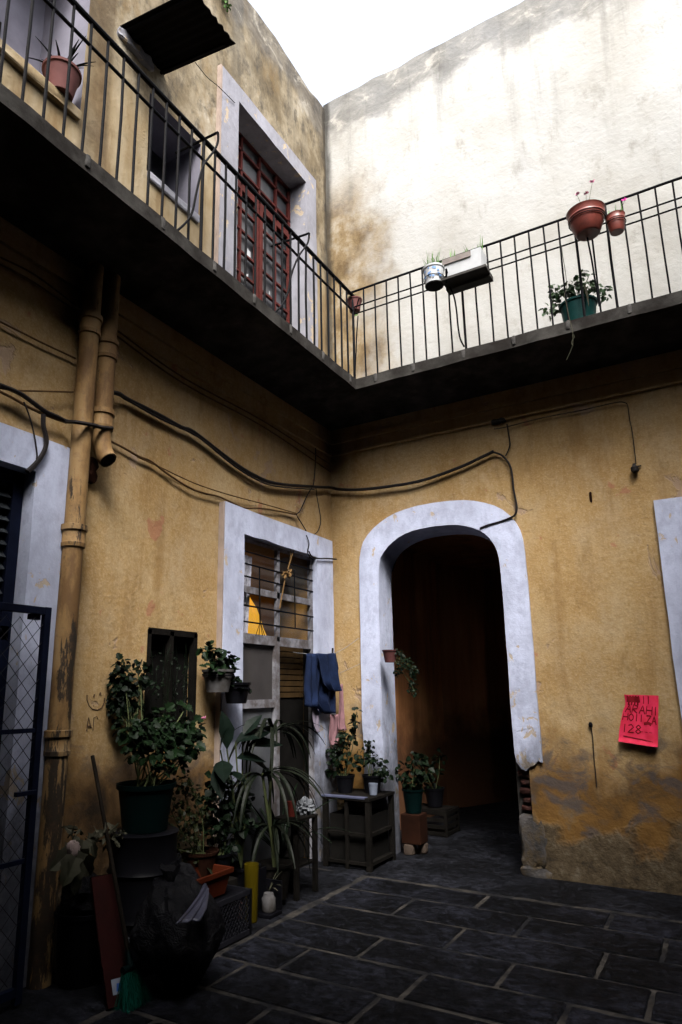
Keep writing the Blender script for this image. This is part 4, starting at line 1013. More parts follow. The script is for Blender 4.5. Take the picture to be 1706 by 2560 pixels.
word('II', .50, .02, .16, .16, .02); word('ARAHI', .08, .20, .16, .17, .035, .03); word('HOII', .04, .39, .13, .15, .03, .02); word('ZA', .68, .40, .12, .16, .03, .02, .03)
word('128', .05, .62, .16, .17, .035); word('---', .52, .70, .10, .08, .02, 0, .012); stroke(mb, [(.10,.875),(.35,.89),(.6,.90),(.88,.925)], .028); stroke(mb, [(.62,.58),(.75,.56),(.82,.59)], .06)
for k_ in range(9): stroke(mb, [(.10+.04*k_,.02+.015*(k_%2)), (.08+.045*k_,.16+.06*((k_*3)%2))], .05)
mb.build('handwriting', inkm, poster)

# ------------------------------------------------------------------ graffiti on the left wall
s5 = zm(0,1500,2.8)
mb = MB()
def scrawl(pts, r_=.0045):
    mb.tube([L(*s5(*p))+Vector((wn(L(*s5(*p)).y, L(*s5(*p)).z)+.001,0,0)) for p in pts], r_, 5)
scrawl(((610,665),(610,700),(625,740),(650,765),(685,772),(715,755),(732,720),(735,685))); scrawl(((663,660),(657,682)), .006); scrawl(((706,648),(700,665)), .006)
scrawl(((608,918),(612,880),(622,825),(632,870),(640,895))); scrawl(((612,885),(635,882))); scrawl(((652,915),(656,870),(660,825),(680,815),(690,835)), .003)
mb.build('graffiti', simple('charcoal_scrawl', (.06,.035,.02), .9), lw)

# ------------------------------------------------------------------ things on the ground, left wall
z5 = zm(250,1580,3.92); z6 = zm(380,1850,3.015); z7 = zm(0,2050,3.92)
# chain-link gate
GX = .22
gr = root('wire_gate', (GX, -3.76, 0), 'dark blue chain-link metal gate in front of the left white door frame', 'gate')
ys = -3.765; zt = on(137.5,1521,0,GX).z
mb = MB(); mb.box((GX-.018, ys-.042, .02), (GX+.018, ys, zt)); mb.build('stile', M['blue_iron'], gr, bevel=.003)
mb = MB(); mb.box((GX-.018, ys-1.2, .02), (GX+.018, ys-1.16, zt)); mb.build('stile', M['blue_iron'], gr, bevel=.003)
mb = MB(); mb.box((GX-.017, ys-1.16, zt-.045), (GX+.017, ys-.042, zt-.002)); mb.build('top_rail', M['blue_iron'], gr, bevel=.003)
mb = MB(); mb.box((GX-.017, ys-1.16, .06), (GX+.017, ys-.042, .10)); mb.build('bottom_rail', M['blue_iron'], gr)
for z_ in (on(50,1828,0,GX).z, on(35,2158,0,GX).z): mb = MB(); mb.box((GX-.010, ys-1.16, z_-.012), (GX+.010, ys-.042, z_+.012)); mb.build('cross_rail', M['blue_iron'], gr)
p = on(100,1978,0,GX+.02); mb = MB(); mb.bar((p.x, ys-.14, p.z), (p.x, ys-.02, p.z), .03, .022); mb.build('latch', M['blue_iron'], gr)
mb = MB(); p = on(85,1545,0,GX); mb.box((GX-.03, p.y-.02, zt-.075), (GX+.0, p.y+.045, zt-.045)); mb.build('hinge_tab', M['blue_iron'], gr)
s_ = .078; y1 = ys-.04; y0 = y1-1.12; mb = MB()
for sg in (1, -1):
    c = -3.0
    while c < 3.2:
        # line z = c + sg*(y-y0)
        seg = []
        for k_ in range(60):
            yy = y0+(y1-y0)*k_/59; zz_ = c+1.15*sg*(yy-y0)
            if .10 <= zz_ <= zt-.05: seg.append((GX+.004*sg+.003*noise.noise(Vector((yy*5,zz_*5,0))), yy, zz_))
        if len(seg) > 2: mb.tube(seg[::3]+[seg[-1]], .0021, 4, cap=False)
        c += s_*1.3
mb.build('wire_mesh', simple('mesh_wire', (.012,.012,.015), .6, .4, var=.3), gr)

# --- tall geranium in a teal pot on a black drum
mb = MB(); mb.lathe([(.20,0),(.205,.02),(.20,.25),(.215,.26),(.20,.28),(.20,.50),(.215,.51),(.20,.53),(.20,.70),(.21,.72),(.185,.73)], (.34,-3.05,.008), 30); o = mb.build('drum', M['black_pl'], None, (.34,-3.05,.008), smooth=True)
tag(o, 'black ribbed drum standing under the teal pot against the left wall', 'drum')
r0 = root('potted_plant', (.36,-3.07,.742), 'tall leafy geranium in a big teal pot on the black drum', 'potted plant')
mb = MB(); pot(mb, (.36,-3.07,.742), .135, .168, .27, .03); mb.build('pot', M['teal'], r0, smooth=True)
mb = MB(); mb.lathe([(.155,0),(.155,.005)], (.36,-3.07,.97), 24); mb.build('soil', M['soil'], r0)
mb = MB(); tips = []
for (x, y_, rr, n_, dp) in ((300,930,.07,26,.34),(360,1000,.09,30,.36),(520,930,.08,30,.30),(620,820,.06,22,.28),(640,980,.10,44,.32),(760,960,.09,38,.30),(880,940,.08,30,.28),(930,1000,.06,20,.28),(700,1100,.10,40,.36),(560,1080,.10,36,.38),(440,1060,.09,30,.38),(860,1110,.08,26,.30),(820,1220,.05,12,.30),(760,1290,.06,16,.32),(900,1160,.05,10,.28),(500,1200,.10,24,.40),(640,1200,.10,26,.40),(420,1170,.08,18,.4),(850,730,.035,8,.25),(600,1340,.07,10,.4),(330,1100,.06,12,.38)):
    p = L(*z5(x, y_), dp); leafcloud(mb, p, (rr,rr,rr*.8), int(n_*1.2), .052, 'lobed', .3); tips.append(p)
mb.build('foliage', M['leaf'], r0)
mb = MB(); stems(mb, (.36,-3.07,.96), tips, .005, .08); mb.build('stem', M['stem'], r0)
for q in ((955,845),(1015,850)):
    mb = MB(); bloom(mb, L(*z5(*q), .24), .022, 12); mb.build('flower', M['petal'], r0)
mb = MB(); mb.tube([L(*z5(900,960),.26), L(*z5(960,870),.24), L(*z5(985,850),.24)], .003, 4); mb.build('stem', M['stem'], r0)
# --- climber against the wall, left of the small window
r0 = root('climbing_plant', tuple(L(*z5(250,1000), .12)), 'dark climbing plant growing up the ochre wall left of the small window', 'climbing plant')
mb = MB(); tips = []
for (x, y_, rr, n_) in ((225,325,.045,20),(185,400,.045,22),(220,420,.06,26),(170,480,.045,18),(230,520,.07,30),(190,560,.05,24),(300,560,.06,20),(180,650,.045,16),(250,640,.07,30),(170,720,.045,20),(230,720,.08,34),(320,700,.06,22),(190,800,.05,16),(260,800,.08,26),(370,300,.03,8),(420,340,.05,16),(400,420,.05,16),(360,500,.04,12),(450,500,.05,14),(520,520,.04,10)):
    p = L(*z5(x, y_), .10); leafcloud(mb, p, (.045,rr,rr), n_, .045, 'lobed', .5); tips.append(p)
mb.build('foliage', M['leaf_dk'], r0)
mb = MB(); stems(mb, L(*z5(330,1100), .2), tips[::2], .004, .04); mb.tube(smooth_path([L(*z5(380,1100),.2), L(*z5(410,900),.15), L(*z5(420,650),.1), L(*z5(380,480),.1)]), .006, 6); mb.build('stem', M['stem'], r0)
# thin creeper strands in front of the small window
mb = MB()
for k_ in range(16):
    x = 480+random.random()*400; y_ = 80+random.random()*250; pts = []
    for j in range(7): pts.append(L(*z5(x+random.uniform(-14,14), y_+j*100), .03+.02*random.random()))
    mb.tube(smooth_path(pts, 3), .0016, 4)
for k_ in range(120):
    p = L(*z5(480+random.random()*400, 200+random.random()*650), .05); mb.leaf(p, rvec(), rvec(), .022, .014, 'oval')
o = mb.build('creeper', M['leaf_dk'], None, tuple(L(*z5(650,500), .04))); tag(o, 'sparse fine creeper hanging over the small dark window', 'creeper')
# --- small-leaved bush below, in a brown pot
pb = L(500,2120,.28)
r0 = root('potted_plant', (pb.x, pb.y, .30), 'small-leaved olive bush in a brown pot right of the black drum', 'potted plant')
mb = MB(); pot(mb, (pb.x,pb.y,.30), .09, .12, .20, .02); mb.build('pot', M['rust_wood'], r0, smooth=True)
mb = MB(); tips = []
for (x, y_, rr, n_) in ((455,1950,.07,36),(480,1980,.07,40),(450,2020,.08,44),(495,2040,.07,40),(470,2080,.08,44),(430,2060,.06,26),(500,2100,.05,24),(440,2120,.07,30),(475,2140,.07,30),(415,1990,.05,16)):
    p = L(x, y_, .28); leafcloud(mb, p, (rr,rr,rr), int(n_*1.3), .028, 'round', .2); tips.append(p)
mb.build('foliage', M['leaf_ol'], r0)
mb = MB(); stems(mb, (pb.x,pb.y,.48), tips, .004); mb.build('stem', M['stem'], r0)
mb = MB(); mb.box((.10,-2.75,.004),(.42,-2.40,.295)); rough_block(mb, (.10,-2.76,.004),(.43,-2.39,.29), .01, 6); o = mb.build('wooden_box', M['dark_wood'], None, (.26,-2.57,.004)); tag(o, 'dark wooden box under the olive green bush by the left wall', 'box')
# --- hanging white pot and black pot by the glazed door frame
def hangpot(c, r_, h, mt_, label, clouds, lm, ln=.06):
    c = Vector(c); r0 = root('potted_plant', tuple(c), label, 'potted plant', 'pots hung by the glazed door')
    mb = MB(); pot(mb, c, r_*.74, r_, h, .02); mb.build('pot', M[mt_], r0, smooth=True)
    mb = MB(); mb.lathe([(r_*.88,0),(r_*.88,.004)], c+Vector((0,0,h-.03)), 20); mb.build('soil', M['soil'], r0)
    mb = MB(); tips = []
    for (p, rr, n_) in clouds: leafcloud(mb, p, (rr,rr,rr), n_, ln, 'lobed', .2); tips.append(p)
    mb.build('foliage', M[lm], r0); mb = MB(); stems(mb, c+Vector((0,0,h-.03)), tips, .003); mb.build('stem', M['stem'], r0)
    mb = MB(); mb.tube([(0.0,c.y,c.z+h*.8),(c.x-r_*.9,c.y,c.z+h*.8)], .006, 6); mb.tube([c+Vector((r_*1.02*cos(a*pi/10), r_*1.02*sin(a*pi/10), h*.72)) for a in range(21)], .004, 5); mb.build('hook', M['iron'], r0)
P5 = lambda x, y_, d: L(*z5(x, y_), d)
cw = P5(1155,560,.16)
hangpot((.16, cw.y, P5(1155,590,.16).z), .115, .17, 'white_dirty', 'off-white hanging pot of geranium left of the glazed door',
        [(P5(1090,190,.17),.05,14),(P5(1060,170,.17),.04,10),(P5(1130,230,.17),.05,14),(P5(1230,240,.17),.04,9),(P5(1170,300,.17),.05,16),(P5(1240,340,.18),.05,14),(P5(1290,360,.18),.05,12),(P5(1310,280,.18),.03,5),(P5(1160,370,.2),.05,16),(P5(1090,340,.2),.04,8)], 'leaf')
ck = P5(1340,640,.20)
hangpot((.20, ck.y, P5(1340,700,.20).z), .105, .16, 'black_pl', 'black pot with drooping foliage hung just below right of the off-white pot',
        [(P5(1300,500,.2),.05,16),(P5(1340,540,.22),.06,20),(P5(1400,550,.22),.05,14),(P5(1320,440,.2),.03,6),(P5(1270,500,.2),.04,8)], 'leaf_dk', .05)
# --- big-leaved plant
r0 = root('potted_plant', (.30,-2.0,.12), 'broad-leaved plant with one large upright pointed leaf before the glazed door', 'potted plant')
mb = MB(); pot(mb, (.30,-2.0,.10), .10, .13, .22, .02); mb.build('pot', M['black_pl'], r0, smooth=True)
mb = MB(); mb.box((.18,-2.12,.004),(.42,-1.88,.10)); mb.build('brick_foot', M['brick'], r0)
b0 = Vector((.30,-2.0,.3)); mb = MB(); sm = MB()
for (tx, ty, ln_, wd_, dz_) in ((1245,1150,.27,.15,1.4),(1330,1080,.34,.16,.25),(1450,1120,.36,.17,.1),(1200,1260,.28,.14,-.1),(1340,1240,.3,.15,0.),(1260,1380,.26,.13,-.3),(1480,1250,.28,.14,-.4),(1180,1160,.2,.09,.5),(1120,1330,.24,.11,-.3),(1400,1020,.24,.11,.8)):
    p = L(*z5(tx, ty), .34); sm.tube(smooth_path([b0, (b0+p)/2+Vector((0,0,.06)), p], 4), .006, 5)
    side = Vector((.25, (-.1 if tx < 1260 else .8)+random.uniform(-.2,.2), dz_)) if dz_ != 1.4 else Vector((.02,-.10,1))
    mb.leaf(p, side, Vector((1,-.25,.35)) if dz_ > 1 else Vector((.4,-.5,1)), ln_, wd_, 'oval', .12)
mb.build('foliage', M['leaf_blue'], r0); sm.build('stem', M['stem'], r0)
# --- long strap-leaved plants
r0 = root('potted_plant', (.40,-1.72,.10), 'tall strap-leaved plant with long drooping leaves in front of the glazed door', 'potted plant')
mb = MB(); pot(mb, (.40,-1.72,.05), .10, .13, .24, .02); mb.build('pot', M['dark_wood'], r0, smooth=True)
mb = MB(); mb.tube(smooth_path([(.40,-1.72,.25),(.38,-1.75,.7),(.36,-1.68,1.25)]), .012, 7); mb.tube(smooth_path([(.40,-1.70,.25),(.42,-1.82,.6),(.40,-1.88,.95)]), .011, 7); mb.build('stem', M['stem'], r0)
mb = MB(); arcs(mb, (.36,-1.68,1.22), 26, .62, .034, .8, 1.0, 2.6, 11); arcs(mb, (.40,-1.88,.92), 22, .55, .034, .9, .8, 2.6, 11); arcs(mb, (.40,-1.75,.55), 16, .5, .032, 1., .7, 2.4, 10); mb.build('foliage', M['strapleaf'], r0)
r0 = root('potted_plant', (.26,-1.35,.02), 'second strap-leaved plant close to the doorway behind the tall one', 'potted plant')
mb = MB(); pot(mb, (.22,-1.35,.01), .09, .12, .2, .02); mb.build('pot', M['black_pl'], r0, smooth=True)
mb = MB(); arcs(mb, (.22,-1.35,.2), 22, .8, .03, .45, 1.2, 1.4, 10); mb.build('foliage', M['leaf_dk'], r0)
def bush(c, label, clouds, lm, potm='black_pl', pr_=.09, ph=.16, ln=.045, shape='lobed', grp=None, dens=1.3):
    c = Vector(c); r0 = root('potted_plant', tuple(c), label, 'potted plant', grp)
    mb = MB(); pot(mb, c, pr_*.76, pr_, ph, .02); mb.build('pot', M[potm], r0, smooth=True); mb = MB(); tips = []
    for (p, rr, n_) in clouds: leafcloud(mb, p, (rr,rr,rr), int(n_*dens), ln, shape, .3); tips.append(p)
    mb.build('foliage', M[lm], r0); mb = MB(); stems(mb, c+Vector((0,0,ph*.8)), tips, .004); mb.build('stem', M['stem'], r0)
bush((.30,-2.28,.30), 'dense dark fern-like plant filling the gap between the olive bush and the broad-leaved plant', [(L(x,y_,.30),rr,n_) for (x,y_,rr,n_) in ((545,1960,.08,34),(575,2010,.10,44),(540,2060,.09,40),(600,2060,.09,36),(560,2110,.09,36),(610,1990,.07,22),(530,2010,.07,24))], 'leaf_dk', 'black_pl', .10, .16, .06, 'oval', None, 1.5)
mb = MB(); rough_block(mb, (.16,-2.38,.004),(.42,-2.18,.295), .008, 5); o = mb.build('wooden_box', M['dark_wood'], None, (.29,-2.28,.004)); tag(o, 'dark wooden box carrying the dense dark fern-like plant', 'box')
# --- black lattice crate, orange planter
cr = root('plastic_crate', (.44,-2.55,.005), 'black plastic lattice crate on the ground carrying the orange planter', 'crate')
x0, x1, y0, y1, zt_ = .26, .615, -2.80, -2.325, .27
mb = MB()
for (a, b_) in (((x0,y0),(x1,y0)),((x1,y0),(x1,y1)),((x1,y1),(x0,y1)),((x0,y1),(x0,y0))):
    A2 = Vector((*a,0)); B2 = Vector((*b_,0)); d = B2-A2; ln_ = d.length
    for z_ in (.02, zt_-.01): mb.bar(A2+Vector((0,0,z_)), B2+Vector((0,0,z_)), .014, .03)
    n_ = int(ln_/.035)
    for k_ in range(-6, n_+6):
        for sg in (1,-1):
            s0 = k_*.035; s1 = s0+sg*(zt_-.03)*.8; a0, a1 = 0., 1.
            def clip(s0, s1):
                lo, hi = 0., 1.; dd = s1-s0
                for lim, sgn in ((0,1),(ln_,-1)):
                    if dd == 0: continue
                    t = (lim-s0)/dd
                    if (dd > 0) == (sgn > 0): lo = max(lo, t)
                    else: hi = min(hi, t)
                return lo, hi
            lo, hi = clip(s0, s1)
            if hi-lo > .05:
                q0 = A2+d.normalized()*(s0+(s1-s0)*lo)+Vector((0,0,.02+(zt_-.03)*lo)); q1 = A2+d.normalized()*(s0+(s1-s0)*hi)+Vector((0,0,.02+(zt_-.03)*hi)); mb.bar(q0, q1, .006, .005)
mb.build('lattice_sides', simple('crate_plastic', (.009,.009,.012), .5, var=.3), cr)
mb = MB()
for (x, y_) in ((x0,y0),(x1,y0),(x1,y1),(x0,y1)): mb.bar((x,y_,.005),(x,y_,zt_+.005), .02)
mb.box((x0+.01,y0+.01,.005),(x1-.01,y1-.01,.012)); mb.box((x0+.02,y0+.02,zt_-.04),(x1-.03,y1-.02,zt_-.02)); mb.build('corner_frame', M['black_pl'], cr)
r0 = root('planter_box', (.45,-2.62,.25), 'orange rectangular plastic planter resting on the black lattice crate', 'planter')
x0, x1, y0, y1, z0, z1 = .33, .54, -2.80, -2.42, .262, .42; mb = MB()
vs = [(x0+.03,y0+.04,z0),(x1-.03,y0+.04,z0),(x1-.03,y1-.04,z0),(x0+.03,y1-.04,z0),(x0+.008,y0+.008,z1-.035),(x1-.008,y0+.008,z1-.035),(x1-.008,y1-.008,z1-.035),(x0+.008,y1-.008,z1-.035),
      (x0-.006,y0-.006,z1-.033),(x1+.006,y0-.006,z1-.033),(x1+.006,y1+.006,z1-.033),(x0-.006,y1+.006,z1-.033),(x0-.008,y0-.008,z1),(x1+.008,y0-.008,z1),(x1+.008,y1+.008,z1),(x0-.008,y1+.008,z1),
      (x0+.01,y0+.01,z1),(x1-.01,y0+.01,z1),(x1-.01,y1-.01,z1),(x0+.01,y1-.01,z1),(x0+.03,y0+.03,z1-.1),(x1-.03,y0+.03,z1-.1),(x1-.03,y1-.03,z1-.1),(x0+.03,y1-.03,z1-.1)]
fs = [(3,2,1,0),(20,21,22,23)]
for l_ in (0,4,8,12,16):
    for k_ in range(4): a = l_+k_; b2 = l_+(k_+1) % 4; fs.append((a, b2, b2+4, a+4))
mb.add(vs, fs); mb.build('trough', M['clay'], r0, bevel=.004)
mb = MB(); arcs(mb, (.44,-2.50,.36), 9, .16, .012, .8, 1., 1.8, 6); mb.build('foliage', M['leaf_ol'], r0)
# --- yellow container
r0 = root('container', (.49,-2.12,.004), 'tall narrow yellow plastic container beside the black crate', 'container')
mb = MB(); mb.lathe([(.042,0),(.046,.01),(.050,.30),(.052,.34),(.052,.37),(.048,.37),(.046,.33)], (.485,-2.13,.006), 22, sy=.95, wob=.04); mb.build('body', M['yellow'], r0, smooth=True)
# --- lidded white jar on a dark tray
r0 = root('jar', (.50,-1.95,.004), 'small white jar in a black open box right of the yellow container', 'jar')
mb = MB(); mb.lathe([(.045,0),(.05,.01),(.05,.085),(.04,.10),(.036,.12),(.03,.12)], (.51,-1.95,.03), 20); mb.build('jar_body', M['white_dirty'], r0, smooth=True)
mb = MB(); mb.box((.42,-2.03,.004),(.575,-1.87,.028)); mb.box((.42,-2.03,.028),(.435,-1.87,.30)); mb.box((.435,-1.885,.028),(.575,-1.87,.22)); mb.box((.435,-2.03,.028),(.45,-2.015,.30)); mb.build('black_box', M['black_pl'], r0, bevel=.003)
mb = MB(); arcs(mb, (.49,-1.92,.14), 5, .2, .012, .5, 1.2, 1.2, 6); mb.build('foliage', M['dry'], r0)
# --- dark wooden stand with white bag and red cup
r0 = root('wooden_stand', (.40,-1.42,.004), 'tall dark wooden stand with thin legs in front of the right door jamb', 'stand')
ht = .56
mb = MB(); mb.box((.28,-1.58,ht),(.52,-1.26,ht+.02)); mb.build('top', M['dark_wood'], r0, bevel=.003)
for (x, y_) in ((.30,-1.56),(.50,-1.56),(.50,-1.28),(.30,-1.28)): mb = MB(); mb.bar((x,y_,.004),(x,y_,ht), .035); mb.build('leg', M['dark_wood'], r0)
mb = MB(); mb.box((.30,-1.56,.22),(.50,-1.28,.238)); mb.build('shelf', M['dark_wood'], r0)
mb = MB()
def blob(mb, c, r3, amp=.25, fr=3., n=24, m_=14, flat=0., seed=0):
    c = Vector(c); vs = []; fs = []
    for j in range(m_+1):
        for i in range(n):
            th = pi*j/m_; ph = 2*pi*i/n; q = Vector((sin(th)*cos(ph), sin(th)*sin(ph), cos(th)))
            r_ = 1+amp*noise.noise(q*fr+Vector((seed,0,0)))+amp*.5*noise.noise(q*fr*2.7+Vector((0,seed,0)))+amp*.3*abs(noise.noise(q*fr*6))
            p = Vector((q.x*r3[0]*r_, q.y*r3[1]*r_, q.z*r3[2]*r_))
            if flat and p.z < -r3[2]*flat: p.z = -r3[2]*flat
            vs.append(c+p)
    for j in range(m_):
        for i in range(n): a = j*n+i; b2 = j*n+(i+1) % n; fs.append((a, a+n, b2+n, b2))
    mb.add(vs, fs); return mb
blob(mb, (.44,-1.32,ht+.07), (.06,.07,.06), .6, 2.6, 26, 16, .85, 3); o = mb.build('plastic_bag', simple('crumpled_white_film', (.085,.09,.10), .6), None, (.44,-1.32,ht+.02)); tag(o, 'crumpled white plastic bag on top of the dark wooden stand', 'bag')
mb = MB(); mb.lathe([(.028,0),(.038,.11),(.040,.115),(.036,.115),(.026,.01)], (.40,-1.47,ht+.021), 18); o = mb.build('cup', simple('dark_red_plastic', (.05,.008,.006), .5), None, (.40,-1.47,ht+.021), smooth=True); tag(o, 'dark red plastic cup on the wooden stand beside the white bag', 'cup')
# --- table in the corner
r0 = root('wooden_table', (.40,-.29,.004), 'low dark slatted wooden table in the corner left of the arch', 'table')
mb = MB(); mb.box((.15,-.57,.585),(.65,-.02,.612)); mb.build('table_top', M['dark_wood'], r0, bevel=.003)
mb = MB(); mb.box((.15,-.575,.605),(.60,-.50,.618)); o = mb.build('table_edge_cloth', simple('blue_grey_sheet', (.05,.055,.09), .6, var=.2), r0)
for (x, y_) in ((.18,-.54),(.62,-.54),(.62,-.05),(.18,-.05)): mb = MB(); mb.bar((x,y_,.004),(x,y_,.585), .045); mb.build('leg', M['dark_wood'], r0)
mb = MB()
mb.bar((.40,-.54,.0),(.40,-.54,.585), .03)
for z_ in (.30,.06): mb.bar((.18,-.54,z_),(.62,-.54,z_), .025); mb.bar((.62,-.54,z_),(.62,-.05,z_), .03)
mb.build('stretchers', M['dark_wood'], r0)
mb = MB(); mb.box((.19,-.50,.06),(.60,-.06,.075)); mb.box((.2,-.5,.075),(.59,-.07,.45)); mb.build('shelf_and_filler', M['black'], r0)  # shelf board, plus a black block filling the space under the table
T6 = lambda x, y_, yy: on(780+x/4.238, 1900+y_/4.238, 1, yy)
p = T6(650,290,-.36); mb = MB(); mb.lathe([(.035,0),(.042,.08),(.044,.10),(.040,.10),(.033,.01)], (p.x,-.36,.619), 20); o = mb.build('cup', simple('white_cup_plastic', (.10,.115,.15), .6), None, (p.x,-.36,.619), smooth=True); tag(o, 'small white cup standing on the low wooden table in the corner', 'cup')
bush((.26,-.30,.613), 'dark bushy plant on the left of the corner table below the hanging clothes', [(on(x,y_,1,-.30),rr,n_) for (x,y_,rr,n_) in ((850,1880,.09,34),(870,1840,.08,28),(840,1920,.08,26),(888,1810,.04,12),(893,1780,.03,8),(835,1880,.06,20),(885,1905,.07,24))], 'leaf_dk', ln=.05)
bush((.50,-.20,.613), 'dark leafy plant on the right of the corner table against the white arch', [(on(x,y_,1,-.20),rr,n_) for (x,y_,rr,n_) in ((930,1900,.08,28),(950,1920,.07,26),(910,1890,.07,24),(925,1860,.05,14),(965,1940,.05,14))], 'leaf_dk', ln=.045)
# --- plants inside the passage
bush((.70,.30,.38), 'spiky dark plant in a green pot on a block just inside the arch', [(on(x,y_,1,.30),rr,n_) for (x,y_,rr,n_) in ((1015,1930,.08,26),(1040,1900,.07,20),(1030,1950,.08,26),(1060,1930,.06,14))], 'leaf_dk', 'teal', .10, .22, .07, 'oval')
mb = MB(); mb.box((.60,.20,.10),(.80,.40,.375)); o = mb.build('wooden_box', M['rust_wood'], None, (.70,.30,.10), bevel=.01); tag(o, 'dark red wooden box under the green pot inside the arch', 'box')
mb = MB(); rough_block(mb, (.62,.19,.004),(.72,.30,.10), .008, 4); rough_block(mb, (.73,.30,.004),(.80,.40,.10), .008, 4); o = mb.build('stone_block', simple('beige_block', (.05,.037,.029), .9), None, (.70,.30,.004), smooth=True); tag(o, 'pale beige block on the floor just inside the arch', 'block')
bush((.52,1.35,.28), 'dark plant standing on the crate deeper inside the passage', [(on(x,y_,1,1.35),rr,n_) for (x,y_,rr,n_) in ((1080,1930,.10,24),(1100,1890,.07,14),(1070,1960,.10,20),(1050,1900,.07,12))], 'leaf_dk', 'black_pl', .11, .2, .06, 'oval')
mb = MB(); c_ = (.30,1.15,.005,.72,1.55,.27)
for z_ in (.03,.10,.17,.24): mb.box((c_[0],c_[1],z_-.02),(c_[3],c_[1]+.015,z_+.02)); mb.box((c_[3]-.015,c_[1]+.015,z_-.02),(c_[3],c_[4],z_+.02))
for (x,y_) in ((.31,1.16),(.71,1.16),(.71,1.54),(.31,1.54)): mb.bar((x,y_,.005),(x,y_,.27), .03)
mb.box((.32,1.18,.255),(.70,1.53,.27)); o = mb.build('wooden_crate', M['dark_wood'], None, (.5,1.35,.005)); tag(o, 'dark slatted wooden crate on the floor deep inside the passage', 'crate')
# --- wall pot with trailing plant on the left jamb of the arch
a7 = lambda x, y_, yy: on(*nz(x, y_), 1, yy)
c = a7(232,835,-.10); r0 = root('potted_plant', (c.x,-.10,c.z), 'small dark red pot with trailing foliage hung on the left side of the white arch', 'potted plant')
mb = MB(); pot(mb, (c.x,-.10,c.z), .055, .072, .12, .015); mb.build('pot', simple('dark_red_clay', (.05,.018,.018), .7), r0, smooth=True)
mb = MB()
for (x, y_, rr, n_) in ((270,790,.035,14),(300,820,.04,20),(285,850,.04,18),(320,850,.045,20),(265,880,.04,14),(330,890,.04,18),(350,870,.035,12),(335,930,.04,16),(345,970,.035,12),(325,960,.03,10)): leafcloud(mb, a7(x,y_,-.10), (rr,rr,rr), int(n_*1.5), .026, 'round', .4)
mb.build('foliage', M['leaf_dk'], r0)
mb = MB(); mb.tube([(c.x,-.03,c.z+.09),(c.x,-.10,c.z+.12)], .004, 5); stems(mb, (c.x,-.10,c.z+.1), [a7(350,870,-.1), a7(345,970,-.1), a7(285,850,-.1)], .003); mb.build('stem', M['stem'], r0)
# --- clothes on the line in the corner
Pd = L(761,1640,.07); Qd = on(857,1640,1,-.13); nd = (Qd-Pd).cross(Vector((0,0,1))).normalized()
def diag(px, py, off=0.):
    d = ray(px, py); t = (Pd+nd*off-CAM).dot(nd)/d.dot(nd); return CAM+d*t
def cloth(rows, m_, name, label, cat, off=0., folds=5, amp=.012, ph=0., par=None):
    """rows: list of (y, xl, xr) in the zoomed crop of the door, hung on the diagonal line"""
    mb = MB(); vs = []; fs = []; nu = 18; nr = (len(rows)-1)*5
    for j in range(nr+1):
        t = j/5; k_ = min(int(t), len(rows)-2); f = t-k_; yl = rows[k_][0]*(1-f)+rows[k_+1][0]*f; xl = rows[k_][1]*(1-f)+rows[k_+1][1]*f; xr = rows[k_][2]*(1-f)+rows[k_+1][2]*f
        for i in range(nu+1):
            u = i/nu; g = j/nr; p = diag(*b4(xl+(xr-xl)*u, yl + (rows[k_][3] if len(rows[k_]) > 3 else 0)*u), off)
            p += nd*(amp*(.3+g)*sin(u*folds*2*pi/2+ph+g*1.5)+amp*.5*sin(u*13+g*6+ph)) + Vector((0,0,.004*sin(u*9)))
            vs.append(p)
    for j in range(nr):
        for i in range(nu): q = j*(nu+1)+i; fs.append((q, q+1, q+nu+2, q+nu+1))
    o = mb.add(vs, fs).build(name, m_, par, tuple(vs[0]) if par is None else None, smooth=True, solid=.003)
    if par is None: tag(o, label, cat)
    return o
den = simple('blue_denim', (.007,.014,.042), .9, var=.4, scale=9, bump=.3, c2=(.004,.008,.024)); den2 = simple('dark_denim', (.0045,.009,.028), .9, var=.3, scale=12, bump=.3)
sgn = -1 if (CAM-Pd).dot(nd) < 0 else 1
j1 = cloth([(1362,832,1062),(1480,826,1080),(1600,820,1060),(1720,815,1060),(1830,935,1050)], den2, 'jeans', 'blue denim jeans folded over the clothesline by the glazed door', 'jeans', 0., 6, .020)
cloth([(1360,900,1062),(1430,925,1080),(1500,940,1095),(1600,965,1115),(1655,1010,1120)], den, 'folded_leg', None, None, sgn*.045, 5, .024, 1., j1)
cloth([(1364,832,905),(1500,828,920),(1650,818,925),(1780,825,920)], den, 'hanging_leg', None, None, sgn*.03, 4, .018, 2., j1)
pk = simple('pale_pink_cloth', (.16,.085,.095), .9, var=.25, scale=14, bump=.3)
j2 = cloth([(1600,1090,1118),(1700,1088,1125),(1800,1088,1132),(1900,1080,1145),(1962,1078,1160)], pk, 'pink_shirt', 'pale pink garment hanging behind the blue jeans on the clothesline', 'garment', -sgn*.01, 3, .012, .5)
cloth([(1780,882,930),(1860,882,932),(1930,895,934),(1978,915,936)], simple('pale_lilac_cloth', (.15,.13,.165), .9), 'sleeve', None, None, -sgn*.012, 2, .006, 1., j2)
cloth([(1840,1020,1090),(1950,1018,1092),(2030,1012,1090),(2085,1030,1065)], pk, 'lower_sleeve', None, None, -sgn*.02, 3, .008, 2., j2)
wire([(0.02, Pd.y-.12, diag(*b4(832,1362)).z+.01), diag(*b4(832,1362)), diag(*b4(1060,1358)), B(898,1595,-.04)], .003, 'thin pale clothesline strung from the glazed door to the white arch', 'line', 'clothesline', 'clothesline', 3)
wire([diag(*b4(1095,1515)), B(902,1659,-.04)], .0025, 'second lower clothesline running to the white arch', 'line', 'clothesline', 'clothesline', 3)
